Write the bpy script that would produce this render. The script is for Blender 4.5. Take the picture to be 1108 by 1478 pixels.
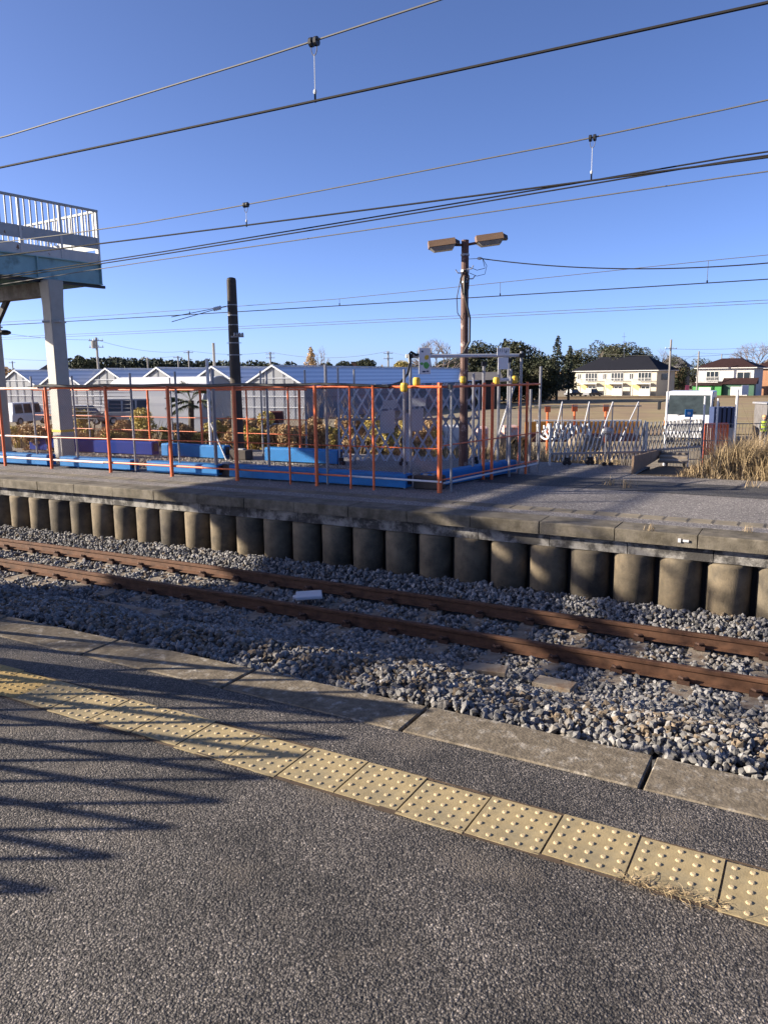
import bpy, math, random
import numpy as np
from mathutils import Vector, Matrix
random.seed(7); rng = np.random.default_rng(11)
for o in list(bpy.data.objects): bpy.data.objects.remove(o)
SC = bpy.context.scene
COL = SC.collection
# ------------------------------------------------------------------ camera
FPX, PITCH, ROLL, HC = 1111.557, .1736, .0096, 1.7717      # focal length in photo pixels, tilt, roll, eye height
cam = bpy.data.cameras.new("camera"); camo = bpy.data.objects.new("camera", cam); COL.objects.link(camo)
cam.sensor_fit = 'VERTICAL'; cam.sensor_height = 36; cam.lens = 36*FPX/1478
cam.clip_start = .05; cam.clip_end = 6000
camo.matrix_world = Matrix.Translation((0,0,HC)) @ Matrix.Rotation(math.pi/2-PITCH,4,'X') @ Matrix.Rotation(-ROLL,4,'Z')
SC.camera = camo
# ------------------------------------------------------------------ light
ELEV = math.radians(19.8)
w = bpy.data.worlds.new("World"); SC.world = w; w.use_nodes = True
nt = w.node_tree; bg = nt.nodes['Background']
sky = nt.nodes.new('ShaderNodeTexSky'); sky.sky_type = 'NISHITA'; sky.sun_disc = False
sky.sun_elevation = ELEV; sky.sun_rotation = math.radians(-90)
sky.altitude = 0; sky.air_density = .4; sky.dust_density = .8; sky.ozone_density = 3.0
gain = nt.nodes.new('ShaderNodeVectorMath'); gain.operation = 'MULTIPLY'; gain.inputs[1].default_value = (1.0,.985,1.13)   # colour balance of the whole sky
nt.links.new(sky.outputs[0], gain.inputs[0]); nt.links.new(gain.outputs[0], bg.inputs[0]); bg.inputs[1].default_value = .081
sl = bpy.data.lights.new("sun", 'SUN'); slo = bpy.data.objects.new("sun", sl); COL.objects.link(slo)
sl.energy = 5.0; sl.angle = math.radians(.53); sl.color = (1, .89, .73)
slo.location = (-30,0,30)
slo.rotation_euler = Vector((math.cos(ELEV),0,-math.sin(ELEV))).to_track_quat('-Z','Y').to_euler()
SC.view_settings.view_transform = 'Standard'; SC.view_settings.look = 'None'
SC.view_settings.exposure = 1.6; SC.view_settings.gamma = 1
SC.render.engine = 'CYCLES'
# ------------------------------------------------------------------ geometry of the curved line
TH, RAD = .5146, 1/.0034
NV = np.array([math.sin(TH), math.cos(TH)]); TV = np.array([-math.cos(TH), math.sin(TH)]); CC = -NV*RAD
def P(s, d, z=0.0):                      # s metres along the line to the left, d metres across it
    a = s/RAD; q = CC+(RAD+d)*(NV*math.cos(a)+TV*math.sin(a)); return Vector((q[0], q[1], z))
def frame(s):
    a = s/RAD; n = NV*math.cos(a)+TV*math.sin(a); t = TV*math.cos(a)-NV*math.sin(a)
    return Vector((t[0],t[1],0)), Vector((n[0],n[1],0))
def ray(x, y):
    u, v = x-554, y-739; cr, sr = math.cos(ROLL), math.sin(ROLL)
    u2, v2 = cr*u-sr*v, sr*u+cr*v; cp, sp = math.cos(PITCH), math.sin(PITCH)
    return Vector((u2/FPX, cp-v2/FPX*sp, -sp-v2/FPX*cp))
def at(x, y, Y):
    r = ray(x, y); return r*(Y/r.y)+Vector((0,0,HC))
def onz(x, y, z):
    r = ray(x, y); return r*((z-HC)/r.z)+Vector((0,0,HC))
ZF, ZR = -.18, -1.13                     # far platform and rail heights, near platform = 0
def ground_z(x, y):
    q = np.array([x,y])-CC; d = math.hypot(*q)-RAD
    def st(a,b,v): v=min(1,max(0,(v-a)/(b-a))); return v*v*(3-2*v)
    return -1.45-.85*st(23,42,d)-.4*st(80,135,d)
# ------------------------------------------------------------------ objects
def origin(o):
    v = Vector((0,0,0))
    while o: v += o.location; o = o.parent
    return v
def tag(o, label=None, cat=None, group=None, kind=None):
    if label: o['label'] = label
    if cat: o['category'] = cat
    if group: o['group'] = group
    if kind: o['kind'] = kind
    return o
def thing(name, loc, label, cat, group=None):
    o = bpy.data.objects.new(name, None); COL.objects.link(o); o.location = loc; o.empty_display_size = .2
    return tag(o, label, cat, group)
def copy_tree(o, parent=None):
    c = o.copy(); COL.objects.link(c)
    if parent: c.parent = parent
    for ch in o.children: copy_tree(ch, c)
    return c
class MB:
    def __init__(s): s.v=[]; s.f=[]
    def add(s, vs, fs):
        b=len(s.v); s.v += [tuple(v) for v in vs]; s.f += [tuple(i+b for i in f) for f in fs]; return s
    def hexa(s, p):      # 8 points: bottom 4 ccw, top 4 ccw
        return s.add(p, [(3,2,1,0),(4,5,6,7),(0,1,5,4),(1,2,6,5),(2,3,7,6),(3,0,4,7)])
    def box(s, c, sz, ax=None, ay=None):
        c=Vector(c); ax=Vector(ax or (1,0,0)).normalized(); ay=Vector(ay or Vector((0,0,1)).cross(ax)).normalized(); az=ax.cross(ay)
        x,y,z=ax*sz[0]/2,ay*sz[1]/2,az*sz[2]/2
        return s.hexa([c-x-y-z,c+x-y-z,c+x+y-z,c-x+y-z,c-x-y+z,c+x-y+z,c+x+y+z,c-x+y+z])
    def bar(s, a, b, w, h=None, up=(0,0,1)):
        a=Vector(a); b=Vector(b); h=h or w; ax=b-a; L=ax.length; ax.normalize(); up=Vector(up)
        if abs(ax.dot(up))>.98: up=Vector((0,1,0)) if abs(ax.y)<.9 else Vector((1,0,0))
        ay=up.cross(ax).normalized(); return s.box((a+b)/2,(L,w,h),ax,ay)
    def tube(s, pts, r, n=8, cap=True):
        pts=[Vector(p) for p in pts]; rs=r if isinstance(r,(list,tuple)) else [r]*len(pts); b=len(s.v); ref=None
        for i,p in enumerate(pts):
            d=(pts[min(i+1,len(pts)-1)]-pts[max(i-1,0)]).normalized()
            if ref is None: ref=Vector((0,0,1)) if abs(d.z)<.9 else Vector((1,0,0))
            x=(ref-d*ref.dot(d)).normalized(); ref=x; y=d.cross(x)
            for k in range(n):
                a=2*math.pi*k/n; s.v.append(tuple(p+(x*math.cos(a)+y*math.sin(a))*rs[i]))
        for i in range(len(pts)-1):
            for k in range(n):
                s.f.append((b+i*n+k,b+i*n+(k+1)%n,b+(i+1)*n+(k+1)%n,b+(i+1)*n+k))
        if cap: s.f.append(tuple(b+k for k in range(n))[::-1]); s.f.append(tuple(b+(len(pts)-1)*n+k for k in range(n)))
        return s
    def prism(s, poly, off):     # polygon of 3d points, extruded by vector
        n=len(poly); off=Vector(off); vs=[Vector(p) for p in poly]+[Vector(p)+off for p in poly]
        return s.add(vs,[tuple(range(n))[::-1],tuple(range(n,2*n))]+[(i,(i+1)%n,n+(i+1)%n,n+i) for i in range(n)])
    def loft(s, rings, closed=True, cap=True):
        b=len(s.v); n=len(rings[0])
        for r in rings: s.v += [tuple(p) for p in r]
        for i in range(len(rings)-1):
            for k in range(n if closed else n-1):
                s.f.append((b+i*n+k,b+i*n+(k+1)%n,b+(i+1)*n+(k+1)%n,b+(i+1)*n+k))
        if cap and closed: s.f.append(tuple(b+k for k in range(n))[::-1]); s.f.append(tuple(b+(len(rings)-1)*n+k for k in range(n)))
        return s
    def ball(s, c, r, nu=10, nv=6):
        c=Vector(c); r=r if isinstance(r,(tuple,list)) else (r,r,r); rings=[]
        for j in range(nv+1):
            a=-math.pi/2+math.pi*(j+.02)/(nv+.04); rings.append([c+Vector((r[0]*math.cos(a)*math.cos(2*math.pi*k/nu),r[1]*math.cos(a)*math.sin(2*math.pi*k/nu),r[2]*math.sin(a))) for k in range(nu)])
        return s.loft(rings)
    def build(s, name, m, parent=None, loc=None, smooth=False, bevel=0):
        me=bpy.data.meshes.new(name); org=origin(parent) if parent else Vector(loc or (0,0,0))
        me.from_pydata([tuple(Vector(v)-org) for v in s.v],[],s.f); me.materials.append(m); me.update()
        import bmesh
        bm=bmesh.new(); bm.from_mesh(me); bmesh.ops.recalc_face_normals(bm,faces=bm.faces)
        if bevel: bmesh.ops.bevel(bm,geom=list(bm.edges),offset=bevel,segments=1,affect='EDGES')
        bm.to_mesh(me); bm.free()
        if smooth:
            for p in me.polygons: p.use_smooth=True
        o=bpy.data.objects.new(name,me); COL.objects.link(o)
        if parent: o.parent=parent
        else: o.location=org
        return o
def np_mesh(name, V, F, m, parent=None, loc=None):     # V (n,3), F (k,3 or 4) arrays
    me=bpy.data.meshes.new(name); org=np.array(origin(parent) if parent else (loc or (0,0,0)))
    V=(V-org).astype(np.float32); k=F.shape[1]
    me.vertices.add(len(V)); me.vertices.foreach_set('co',V.ravel())
    me.loops.add(F.size); me.loops.foreach_set('vertex_index',F.astype(np.int32).ravel())
    me.polygons.add(len(F)); me.polygons.foreach_set('loop_start',np.arange(0,F.size,k,dtype=np.int32))
    me.update(calc_edges=True); me.shade_flat(); me.materials.append(m)
    o=bpy.data.objects.new(name,me); COL.objects.link(o)
    if parent: o.parent=parent
    else: o.location=org
    return o
# ------------------------------------------------------------------ materials
ALB=.68            # overall paint and surface brightness for the chosen exposure
def mat(name, col, rough=.7, var=.15, scale=4, bump=0, bscale=None, metal=0, col2=None, c2scale=2, c2pos=.55, c2w=.08, island=0, spec=.4, detail=6, kk=None):
    kk=kk or ALB; col=tuple(c*kk for c in col); col2=tuple(c*kk for c in col2) if col2 else None
    m=bpy.data.materials.new(name); m.use_nodes=True; n=m.node_tree; L=n.links; N=n.nodes.new
    b=n.nodes['Principled BSDF']; b.inputs['Roughness'].default_value=rough; b.inputs['Metallic'].default_value=metal
    b.inputs['Specular IOR Level'].default_value=spec
    tc=N('ShaderNodeTexCoord').outputs['Object']
    nz=N('ShaderNodeTexNoise'); nz.inputs['Scale'].default_value=scale; nz.inputs['Detail'].default_value=detail; nz.inputs['Roughness'].default_value=.65; L.new(tc,nz.inputs['Vector'])
    mr=N('ShaderNodeMapRange'); mr.inputs[1].default_value=.3; mr.inputs[2].default_value=.7; mr.inputs[3].default_value=1-var; mr.inputs[4].default_value=1+var; L.new(nz.outputs[0],mr.inputs[0])
    base=N('ShaderNodeRGB'); base.outputs[0].default_value=(*col,1); c=base.outputs[0]
    if col2:
        n2=N('ShaderNodeTexNoise'); n2.inputs['Scale'].default_value=c2scale; n2.inputs['Detail'].default_value=8; n2.inputs['Roughness'].default_value=.7; L.new(tc,n2.inputs['Vector'])
        r=N('ShaderNodeMapRange'); r.inputs[1].default_value=c2pos-c2w; r.inputs[2].default_value=c2pos+c2w; L.new(n2.outputs[0],r.inputs[0])
        mx=N('ShaderNodeMix'); mx.data_type='RGBA'; L.new(r.outputs[0],mx.inputs[0]); L.new(c,mx.inputs[6]); mx.inputs[7].default_value=(*col2,1); c=mx.outputs[2]
    if island:
        g=N('ShaderNodeNewGeometry'); r=N('ShaderNodeMapRange'); r.inputs[3].default_value=1-island; r.inputs[4].default_value=1+island; L.new(g.outputs['Random Per Island'],r.inputs[0])
        q=N('ShaderNodeMath'); q.operation='MULTIPLY'; L.new(mr.outputs[0],q.inputs[0]); L.new(r.outputs[0],q.inputs[1]); k=q.outputs[0]
    else: k=mr.outputs[0]
    vm=N('ShaderNodeVectorMath'); vm.operation='SCALE'; L.new(c,vm.inputs[0]); L.new(k,vm.inputs['Scale']); L.new(vm.outputs[0],b.inputs['Base Color'])
    if bump:
        n3=N('ShaderNodeTexNoise'); n3.inputs['Scale'].default_value=bscale or scale*6; n3.inputs['Detail'].default_value=6; L.new(tc,n3.inputs['Vector'])
        bp=N('ShaderNodeBump'); bp.inputs['Distance'].default_value=bump; bp.inputs['Strength'].default_value=1; L.new(n3.outputs[0],bp.inputs['Height']); L.new(bp.outputs[0],b.inputs['Normal'])
    return m
def asphalt(name, dark, light, cell, patch=.25, bump=.006, tint=None, tscale=.8, gap=None):
    m=bpy.data.materials.new(name); m.use_nodes=True; n=m.node_tree; L=n.links; N=n.nodes.new
    b=n.nodes['Principled BSDF']; b.inputs['Roughness'].default_value=.75; b.inputs['Specular IOR Level'].default_value=.35
    tc=N('ShaderNodeTexCoord').outputs['Object']
    dn=N('ShaderNodeTexNoise'); dn.inputs['Scale'].default_value=cell*.9; L.new(tc,dn.inputs['Vector'])
    dm=N('ShaderNodeMix'); dm.data_type='RGBA'; dm.inputs[0].default_value=.012; L.new(tc,dm.inputs[6]); L.new(dn.outputs['Color'],dm.inputs[7])
    v=N('ShaderNodeTexVoronoi'); v.inputs['Scale'].default_value=cell; v.inputs['Randomness'].default_value=1; L.new(dm.outputs[2],v.inputs['Vector'])
    bw=N('ShaderNodeSeparateColor'); L.new(v.outputs['Color'],bw.inputs[0])
    cr=N('ShaderNodeValToRGB'); e=cr.color_ramp.elements; e[0].position=.0; e[0].color=(*dark,1); e[1].position=1; e[1].color=(*[x*2.2 for x in light],1)
    e2=cr.color_ramp.elements.new(.75); e2.color=(*light,1); e3=cr.color_ramp.elements.new(.93); e3.color=(*[x*1.25 for x in light],1)
    L.new(bw.outputs[0],cr.inputs[0])
    nz=N('ShaderNodeTexNoise'); nz.inputs['Scale'].default_value=tscale; nz.inputs['Detail'].default_value=7; nz.inputs['Roughness'].default_value=.6; L.new(tc,nz.inputs['Vector'])
    mr=N('ShaderNodeMapRange'); mr.inputs[1].default_value=.3; mr.inputs[2].default_value=.7; mr.inputs[3].default_value=1-patch; mr.inputs[4].default_value=1+patch; L.new(nz.outputs[0],mr.inputs[0])
    vm=N('ShaderNodeVectorMath'); vm.operation='SCALE'; L.new(cr.outputs[0],vm.inputs[0]); L.new(mr.outputs[0],vm.inputs['Scale'])
    out=vm.outputs[0]
    if gap:
        g=N('ShaderNodeMapRange'); g.inputs[1].default_value=.38; g.inputs[2].default_value=.66; g.inputs[3].default_value=1; g.inputs[4].default_value=gap; L.new(v.outputs['Distance'],g.inputs[0])
        v2=N('ShaderNodeVectorMath'); v2.operation='SCALE'; L.new(out,v2.inputs[0]); L.new(g.outputs[0],v2.inputs['Scale']); out=v2.outputs[0]
    if tint:
        n2=N('ShaderNodeTexNoise'); n2.inputs['Scale'].default_value=tscale*1.7; n2.inputs['Detail'].default_value=9; L.new(tc,n2.inputs['Vector'])
        r=N('ShaderNodeMapRange'); r.inputs[1].default_value=.55; r.inputs[2].default_value=.75; r.inputs[4].default_value=.7; L.new(n2.outputs[0],r.inputs[0])
        mx=N('ShaderNodeMix'); mx.data_type='RGBA'; L.new(r.outputs[0],mx.inputs[0]); L.new(out,mx.inputs[6]); mx.inputs[7].default_value=(*tint,1); out=mx.outputs[2]
    L.new(out,b.inputs['Base Color'])
    iv=N('ShaderNodeMath'); iv.operation='SUBTRACT'; iv.inputs[0].default_value=1; L.new(v.outputs['Distance'],iv.inputs[1])
    ad=N('ShaderNodeMath'); ad.operation='MULTIPLY_ADD'; L.new(bw.outputs[1],ad.inputs[0]); ad.inputs[1].default_value=.5; L.new(iv.outputs[0],ad.inputs[2])
    bp=N('ShaderNodeBump'); bp.inputs['Distance'].default_value=bump; bp.inputs['Strength'].default_value=1; L.new(ad.outputs[0],bp.inputs['Height']); L.new(bp.outputs[0],b.inputs['Normal'])
    return m
def striped(name, ca, cb, freq, axis='Z', duty=.5, rough=.4):
    m=bpy.data.materials.new(name); m.use_nodes=True; n=m.node_tree; L=n.links; N=n.nodes.new
    b=n.nodes['Principled BSDF']; b.inputs['Roughness'].default_value=rough
    sx=N('ShaderNodeSeparateXYZ'); L.new(N('ShaderNodeTexCoord').outputs['Object'],sx.inputs[0])
    q=N('ShaderNodeMath'); q.operation='MULTIPLY'; q.inputs[1].default_value=freq; L.new(sx.outputs[axis],q.inputs[0])
    fr=N('ShaderNodeMath'); fr.operation='FRACT'; L.new(q.outputs[0],fr.inputs[0])
    g=N('ShaderNodeMapRange'); g.inputs[1].default_value=duty-.1; g.inputs[2].default_value=duty+.1; L.new(fr.outputs[0],g.inputs[0])
    mx=N('ShaderNodeMix'); mx.data_type='RGBA'; L.new(g.outputs[0],mx.inputs[0]); mx.inputs[6].default_value=(*ca,1); mx.inputs[7].default_value=(*cb,1); L.new(mx.outputs[2],b.inputs['Base Color'])
    return m
def translucent(m, f=.5):
    n=m.node_tree; L=n.links; b=n.nodes['Principled BSDF']; t=n.nodes.new('ShaderNodeBsdfTranslucent'); x=n.nodes.new('ShaderNodeMixShader'); x.inputs[0].default_value=f
    L.new(b.inputs['Base Color'].links[0].from_socket,t.inputs[0]); L.new(b.outputs[0],x.inputs[1]); L.new(t.outputs[0],x.inputs[2]); L.new(x.outputs[0],n.nodes['Material Output'].inputs[0]); return m
M={}
M['asphalt']=asphalt('near asphalt',(.038,.033,.029),(.128,.112,.098),120,.62,.0055,(.135,.112,.088),gap=.28,tscale=1.3)
M['far_asphalt']=asphalt('worn asphalt',(.105,.093,.086),(.25,.228,.21),60,.2,.004,gap=.6)
M['dark_asphalt']=asphalt('patch asphalt',(.022,.021,.021),(.065,.062,.061),80,.2,.004)
M['pen_gravel']=asphalt('pen gravel',(.09,.08,.07),(.22,.20,.18),34,.2,.02)
M['slab']=mat('edge slab concrete',(.205,.170,.125),.95,.45,16,.004,70,col2=(.46,.42,.36),c2scale=11,c2pos=.60,c2w=.07,spec=.1)
M['tile']=mat('yellow tactile',(.31,.238,.122),.9,.24,14,.001,160,col2=(.185,.155,.095),c2scale=4,c2pos=.55,c2w=.12,kk=1)
M['dome']=mat('worn tactile dome',(.36,.28,.165),.8,.2,30,kk=1)
M['tile_old']=mat('bright tactile',(.40,.275,.10),.8,.12,14,.001,160,kk=.95)
M['joint']=mat('dirt joint',(.075,.05,.032),.95,.3,20)
M['lip']=mat('weathered lip concrete',(.22,.19,.145),.9,.3,6,.006,60,col2=(.09,.075,.05),c2scale=2.5,c2pos=.5,c2w=.12)
M['cap']=mat('stained cap concrete',(.34,.32,.29),.9,.25,5,.006,50,col2=(.07,.065,.06),c2scale=3,c2pos=.48,c2w=.06)
M['pile']=mat('pile concrete',(.235,.185,.12),.9,.18,5,.004,60,col2=(.08,.068,.05),c2scale=2.2,c2pos=.54,c2w=.14)
M['pile2']=mat('stained pile concrete',(.17,.14,.098),.9,.22,3,.004,60,col2=(.055,.047,.038),c2scale=1.6,c2pos=.50,c2w=.12)
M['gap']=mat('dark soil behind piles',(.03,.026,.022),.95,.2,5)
M['rail']=mat('rusty rail',(.150,.074,.042),.7,.3,9,.001,90,col2=(.10,.05,.03),c2scale=6,c2pos=.56,spec=.25)
M['clip']=mat('rusty clip',(.085,.04,.024),.8,.3,20)
M['sleeper']=mat('sleeper concrete',(.33,.275,.21),.9,.22,7,.004,70,col2=(.20,.13,.08),c2scale=5,c2pos=.55)
M['stone']=mat('ballast stone',(.27,.26,.25),.9,.25,30,.002,180,col2=(.20,.155,.11),c2scale=2.6,c2pos=.62,c2w=.08,island=.5)
M['stone_rust']=mat('rusty ballast stone',(.19,.145,.10),.9,.25,30,.002,180,island=.5)
M['bed']=mat('ballast bed',(.10,.098,.098),.95,.5,30,.03,26)
M['earth']=mat('yard earth',(.23,.18,.125),.95,.2,.6,.03,9,col2=(.30,.25,.16),c2scale=.12,c2pos=.5)
M['field']=mat('fallow field',(.30,.205,.11),.95,.18,.35,col2=(.34,.27,.12),c2scale=.05,c2pos=.52)
M['bank']=mat('field bank soil',(.17,.115,.06),.95,.3,.9)
M['orange']=mat('orange paint',(.86,.175,.045),.45,.14,9,col2=(.36,.07,.02),c2scale=14,c2pos=.68,c2w=.04)
M['net']=mat('orange net',(.16,.045,.022),.8,.1,5)
M['tape']=mat('pink white tape',(.78,.60,.55),.5,.2,6,col2=(.75,.25,.10),c2scale=4,c2pos=.55)
M['galv']=mat('galvanised steel',(.30,.30,.32),.45,.14,12,metal=.5)
M['white_steel']=mat('white steel',(.72,.72,.73),.45,.08,8)
M['blue']=mat('blue barrier paint',(.022,.20,.52),.65,.12,4,spec=.2,col2=(.02,.12,.32),c2scale=6,c2pos=.63)
M['black']=mat('black rubber',(.014,.014,.016),.5,.2,10)
M['yellow']=mat('yellow cover',(.80,.52,.05),.5,.08,8)
M['lampwood']=mat('brown flaking post',(.13,.065,.05),.7,.2,8,col2=(.48,.36,.32),c2scale=6,c2pos=.60,c2w=.05)
M['lampbrown']=mat('brown lamp housing',(.26,.16,.095),.5,.1,8)
M['lampdark']=mat('dark lamp end',(.05,.045,.045),.5,.1,8)
M['lens']=mat('grey lamp glass',(.36,.34,.32),.2,.2,9)
M['cpole']=mat('dark concrete pole',(.075,.062,.052),.85,.2,4)
M['bandsteel']=mat('steel band',(.40,.40,.42),.5,.15,9,metal=.4)
M['bridge_white']=mat('flaking white paint',(.62,.61,.58),.6,.08,6,col2=(.23,.10,.05),c2scale=4.2,c2pos=.645,c2w=.02)
M['bridge_grey']=mat('grey paint',(.42,.44,.44),.6,.1,5,col2=(.20,.10,.06),c2scale=4.5,c2pos=.65,c2w=.02)
M['bridge_teal']=mat('teal girder paint',(.27,.46,.48),.55,.12,3,col2=(.13,.22,.22),c2scale=2,c2pos=.62)
M['column']=mat('cream column paint',(.43,.415,.37),.6,.1,4,col2=(.28,.26,.22),c2scale=2.5,c2pos=.68,c2w=.03)
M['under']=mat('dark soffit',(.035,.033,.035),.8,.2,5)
M['wire']=mat('contact wire',(.022,.020,.020),.8,.1,9,spec=.2)
M['wire_grey']=mat('steel wire',(.13,.125,.12),.7,.1,9)
M['porcelain']=mat('white insulator',(.75,.75,.72),.3,.05,9)
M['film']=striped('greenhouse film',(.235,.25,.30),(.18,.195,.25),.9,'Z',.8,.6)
M['gable']=mat('greenhouse gable film',(.46,.48,.51),.45,.1,.8)
M['ghroof']=striped('greenhouse roof panes',(.85,.85,.85),(.62,.64,.68),2.3,'Z',.5,.5)
M['ghroof'].node_tree.nodes['Principled BSDF'].inputs['Metallic'].default_value=.2; M['ghroof'].node_tree.nodes['Principled BSDF'].inputs['Roughness'].default_value=.25; translucent(M['gable'],.4); translucent(M['film'],.4)
M['ghframe']=mat('greenhouse frame',(.62,.65,.70),.5,.06,3)
M['vinyl']=mat('white vinyl',(.80,.80,.80),.5,.05,1)
M['carsilver']=mat('silver car paint',(.36,.37,.38),.3,.04,3,metal=.3)
M['carwhite']=mat('white car paint',(.75,.75,.75),.3,.03,3)
M['cardark']=mat('dark car paint',(.03,.03,.04),.3,.05,3)
M['glass']=mat('dark glass',(.03,.04,.05),.12,.1,3,spec=.4)
M['screen']=mat('truck windscreen',(.045,.06,.065),.3,.35,2.5,spec=.2)
M['tyre']=mat('tyre',(.02,.02,.02),.8,.1,5)
M['housewall']=mat('cream render',(.64,.575,.44),.85,.05,.6)
M['housewhite']=mat('white render',(.70,.68,.64),.85,.05,.6)
M['navy']=mat('navy roof tiles',(.012,.013,.020),.8,.2,2,spec=.15)
M['brownroof']=mat('brown roof tiles',(.045,.022,.021),.8,.2,2,spec=.15)
M['greyroof']=mat('grey roof tiles',(.16,.15,.15),.8,.2,2)
M['darkhouse']=mat('dark house cladding',(.035,.030,.028),.8,.2,2)
M['yellowwall']=mat('yellow wall panel',(.70,.52,.20),.8,.06,1)
M['green']=mat('green shop panel',(.06,.30,.07),.6,.08,1)
M['darkgreen']=mat('dark green shop panel',(.05,.13,.08),.6,.08,1)
M['brick']=mat('orange brick',(.40,.20,.11),.85,.12,2)
M['bark']=mat('bark',(.12,.09,.065),.9,.25,6)
M['twig']=mat('bare twigs',(.24,.19,.16),.9,.2,6)
M['evergreen']=mat('evergreen leaves',(.045,.056,.022),.7,.35,.5,island=.5,col2=(.075,.068,.03),c2scale=.4,c2pos=.55)
M['conifer']=mat('conifer leaves',(.030,.045,.024),.7,.3,.5,island=.45)
M['brownleaf']=mat('brown foliage',(.33,.22,.11),.8,.3,.6,kk=1.05,island=.45)
M['yellowleaf']=mat('yellow green leaves',(.44,.34,.10),.75,.3,1.2,kk=1.05,island=.5,col2=(.26,.22,.07),c2scale=1.3,c2pos=.52)
M['darkleaf']=mat('palm leaves',(.07,.10,.03),.6,.3,2,island=.4)
M['dry']=mat('dry grass',(.50,.37,.215),.85,.3,1.5,island=.45,col2=(.27,.20,.105),c2scale=.9,c2pos=.52,c2w=.1)
M['greengrass']=mat('green grass',(.20,.22,.06),.85,.25,2,island=.4)
M['plank']=mat('weathered plank',(.36,.24,.15),.85,.25,5,.002,40)
M['tread']=mat('grey timber tread',(.40,.33,.25),.85,.22,6)
M['orangepanel']=mat('orange sheet panel',(.72,.30,.04),.6,.1,1.2)
M['redbase']=mat('red barrier base',(.10,.022,.022),.7,.15,2)
M['whiteboard']=mat('white plastic board',(.80,.81,.84),.5,.05,8)
M['sheet']=mat('greyish sheet',(.42,.43,.47),.6,.08,6)
M['shadebeam']=mat('shade darkened barrier paint',(.016,.040,.22),.85,.12,4,spec=.05)  # blue barrier paint with one back beam's shade put into the colour
M['beamdark']=mat('dark stained paint',(.20,.185,.16),.7,.25,4,col2=(.09,.075,.06),c2scale=3,c2pos=.5)
M['bluesign']=mat('blue sign face',(.03,.28,.62),.4,.05,3)
M['signgreen']=mat('poster green',(.12,.42,.10),.5,.1,9)
M['signnavy']=mat('poster navy',(.04,.06,.14),.5,.1,9)
M['ink']=mat('grey print',(.16,.16,.18),.6,.05,9)
M['vest']=mat('lime vest',(.55,.75,.05),.7,.08,5)
M['vestgrey']=mat('grey work clothes',(.22,.23,.25),.85,.1,9)
M['helmet']=mat('tan helmet',(.72,.40,.18),.4,.05,5)
M['skin']=mat('skin',(.50,.30,.21),.6,.05,9)
M['upole']=mat('utility pole concrete',(.30,.28,.26),.85,.1,2)
M['amber']=mat('orange indicator',(.80,.25,.03),.3,.03,5)
M['grille']=mat('grey truck grille',(.30,.30,.30),.5,.1,5)
M['pinksign']=mat('pink banner',(.75,.15,.22),.7,.05,5)

# ================================================================== SETTING
# ground: one sheet in rings along the curve, out to the horizon
def sheet(name, svals, dz, m, kind='structure', loc=None):
    V=[];F=[];k=len(dz)
    for s in svals:
        for d,z in dz: V.append(P(s,d,z))
    for i in range(len(svals)-1):
        for j in range(k-1): F.append((i*k+j,(i+1)*k+j,(i+1)*k+j+1,i*k+j+1))
    mb=MB(); mb.add(V,F); o=mb.build(name,m); return tag(o,kind=kind)
def srange(a,b,st): return [a+(b-a)*i/max(1,round((b-a)/st)) for i in range(max(1,round((b-a)/st))+1)]
xs=[-2500,-1200,-600,-300,-180,-120,-90,-70,-50,-40,-30,-22,-15,-10,-5,0,5,10,15,20,25,30,36,42,50,60,75,90,110,140,180,300,600,1200,2500]
ys=[-300,-100,-40,-15,0,8,14,17,20,23,26,29,32,36,40,45,50,56,63,70,80,90,100,110,120,130,140,155,170,200,250,350,500,800,1500,3500]
V=[(x,y,ground_z(x,y)) for y in ys for x in xs]; nx=len(xs)
F=[(j*nx+i,j*nx+i+1,(j+1)*nx+i+1,(j+1)*nx+i) for j in range(len(ys)-1) for i in range(nx-1)]
tag(MB().add(V,F).build('ground',M['earth']),kind='structure')
# fallow field as a sheet a few cm above the ground, and its bank
def drape(name, poly, m, n=10, lift=.05):
    a,b,c,d=[Vector(p) for p in poly]; V=[];F=[]
    for j in range(n+1):
        for i in range(n+1):
            u,v=i/n,j/n; q=(a*(1-u)+b*u)*(1-v)+(d*(1-u)+c*u)*v; V.append((q.x,q.y,ground_z(q.x,q.y)+lift))
    for j in range(n):
        for i in range(n): F.append((j*(n+1)+i,j*(n+1)+i+1,(j+1)*(n+1)+i+1,(j+1)*(n+1)+i))
    return tag(MB().add(V,F).build(name,m),kind='structure')
drape('field',[(12,52,0),(90,52,0),(120,136,0),(22,150,0)],M['field'],16,.06)
mb=MB()
for i in range(24):
    u=i/23; x=16+100*u; y=153-16*u; z=-2.7
    mb.v += [(x,y-1.6,z-.05),(x+.3,y-.4,z+.38+.12*random.random()),(x+.4,y+1.2,z+.35+.1*random.random()),(x+.5,y+3,z-.05)]
    if i:
        for k in range(3): b=4*(i-1); mb.f.append((b+k,b+4+k,b+5+k,b+k+1))
tag(mb.build('bank',M['bank']),kind='structure')
# near platform: asphalt top and front wall
S1=srange(-6,26,.8)
sheet('near_platform',S1,[(-14,.0),(2.0,.0),(3.222,.0)],M['asphalt'])
sheet('platform_wall_near',S1,[(3.50,-.11),(3.50,-1.6)],M['lip'])
# ballast bed
def bed_z(d):
    def st(a,b,v): v=min(1,max(0,(v-a)/(b-a))); return v*v*(3-2*v)
    return -.72-.60*st(5.3,7.35,d)+.13*st(9.25,9.9,d)
DB=[3.3+.25*i for i in range(28)]
sheet('trackbed',srange(-8,60,1.2),[(d,bed_z(d)-.03) for d in DB]+[(10.25,-1.3)],M['bed'])
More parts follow.
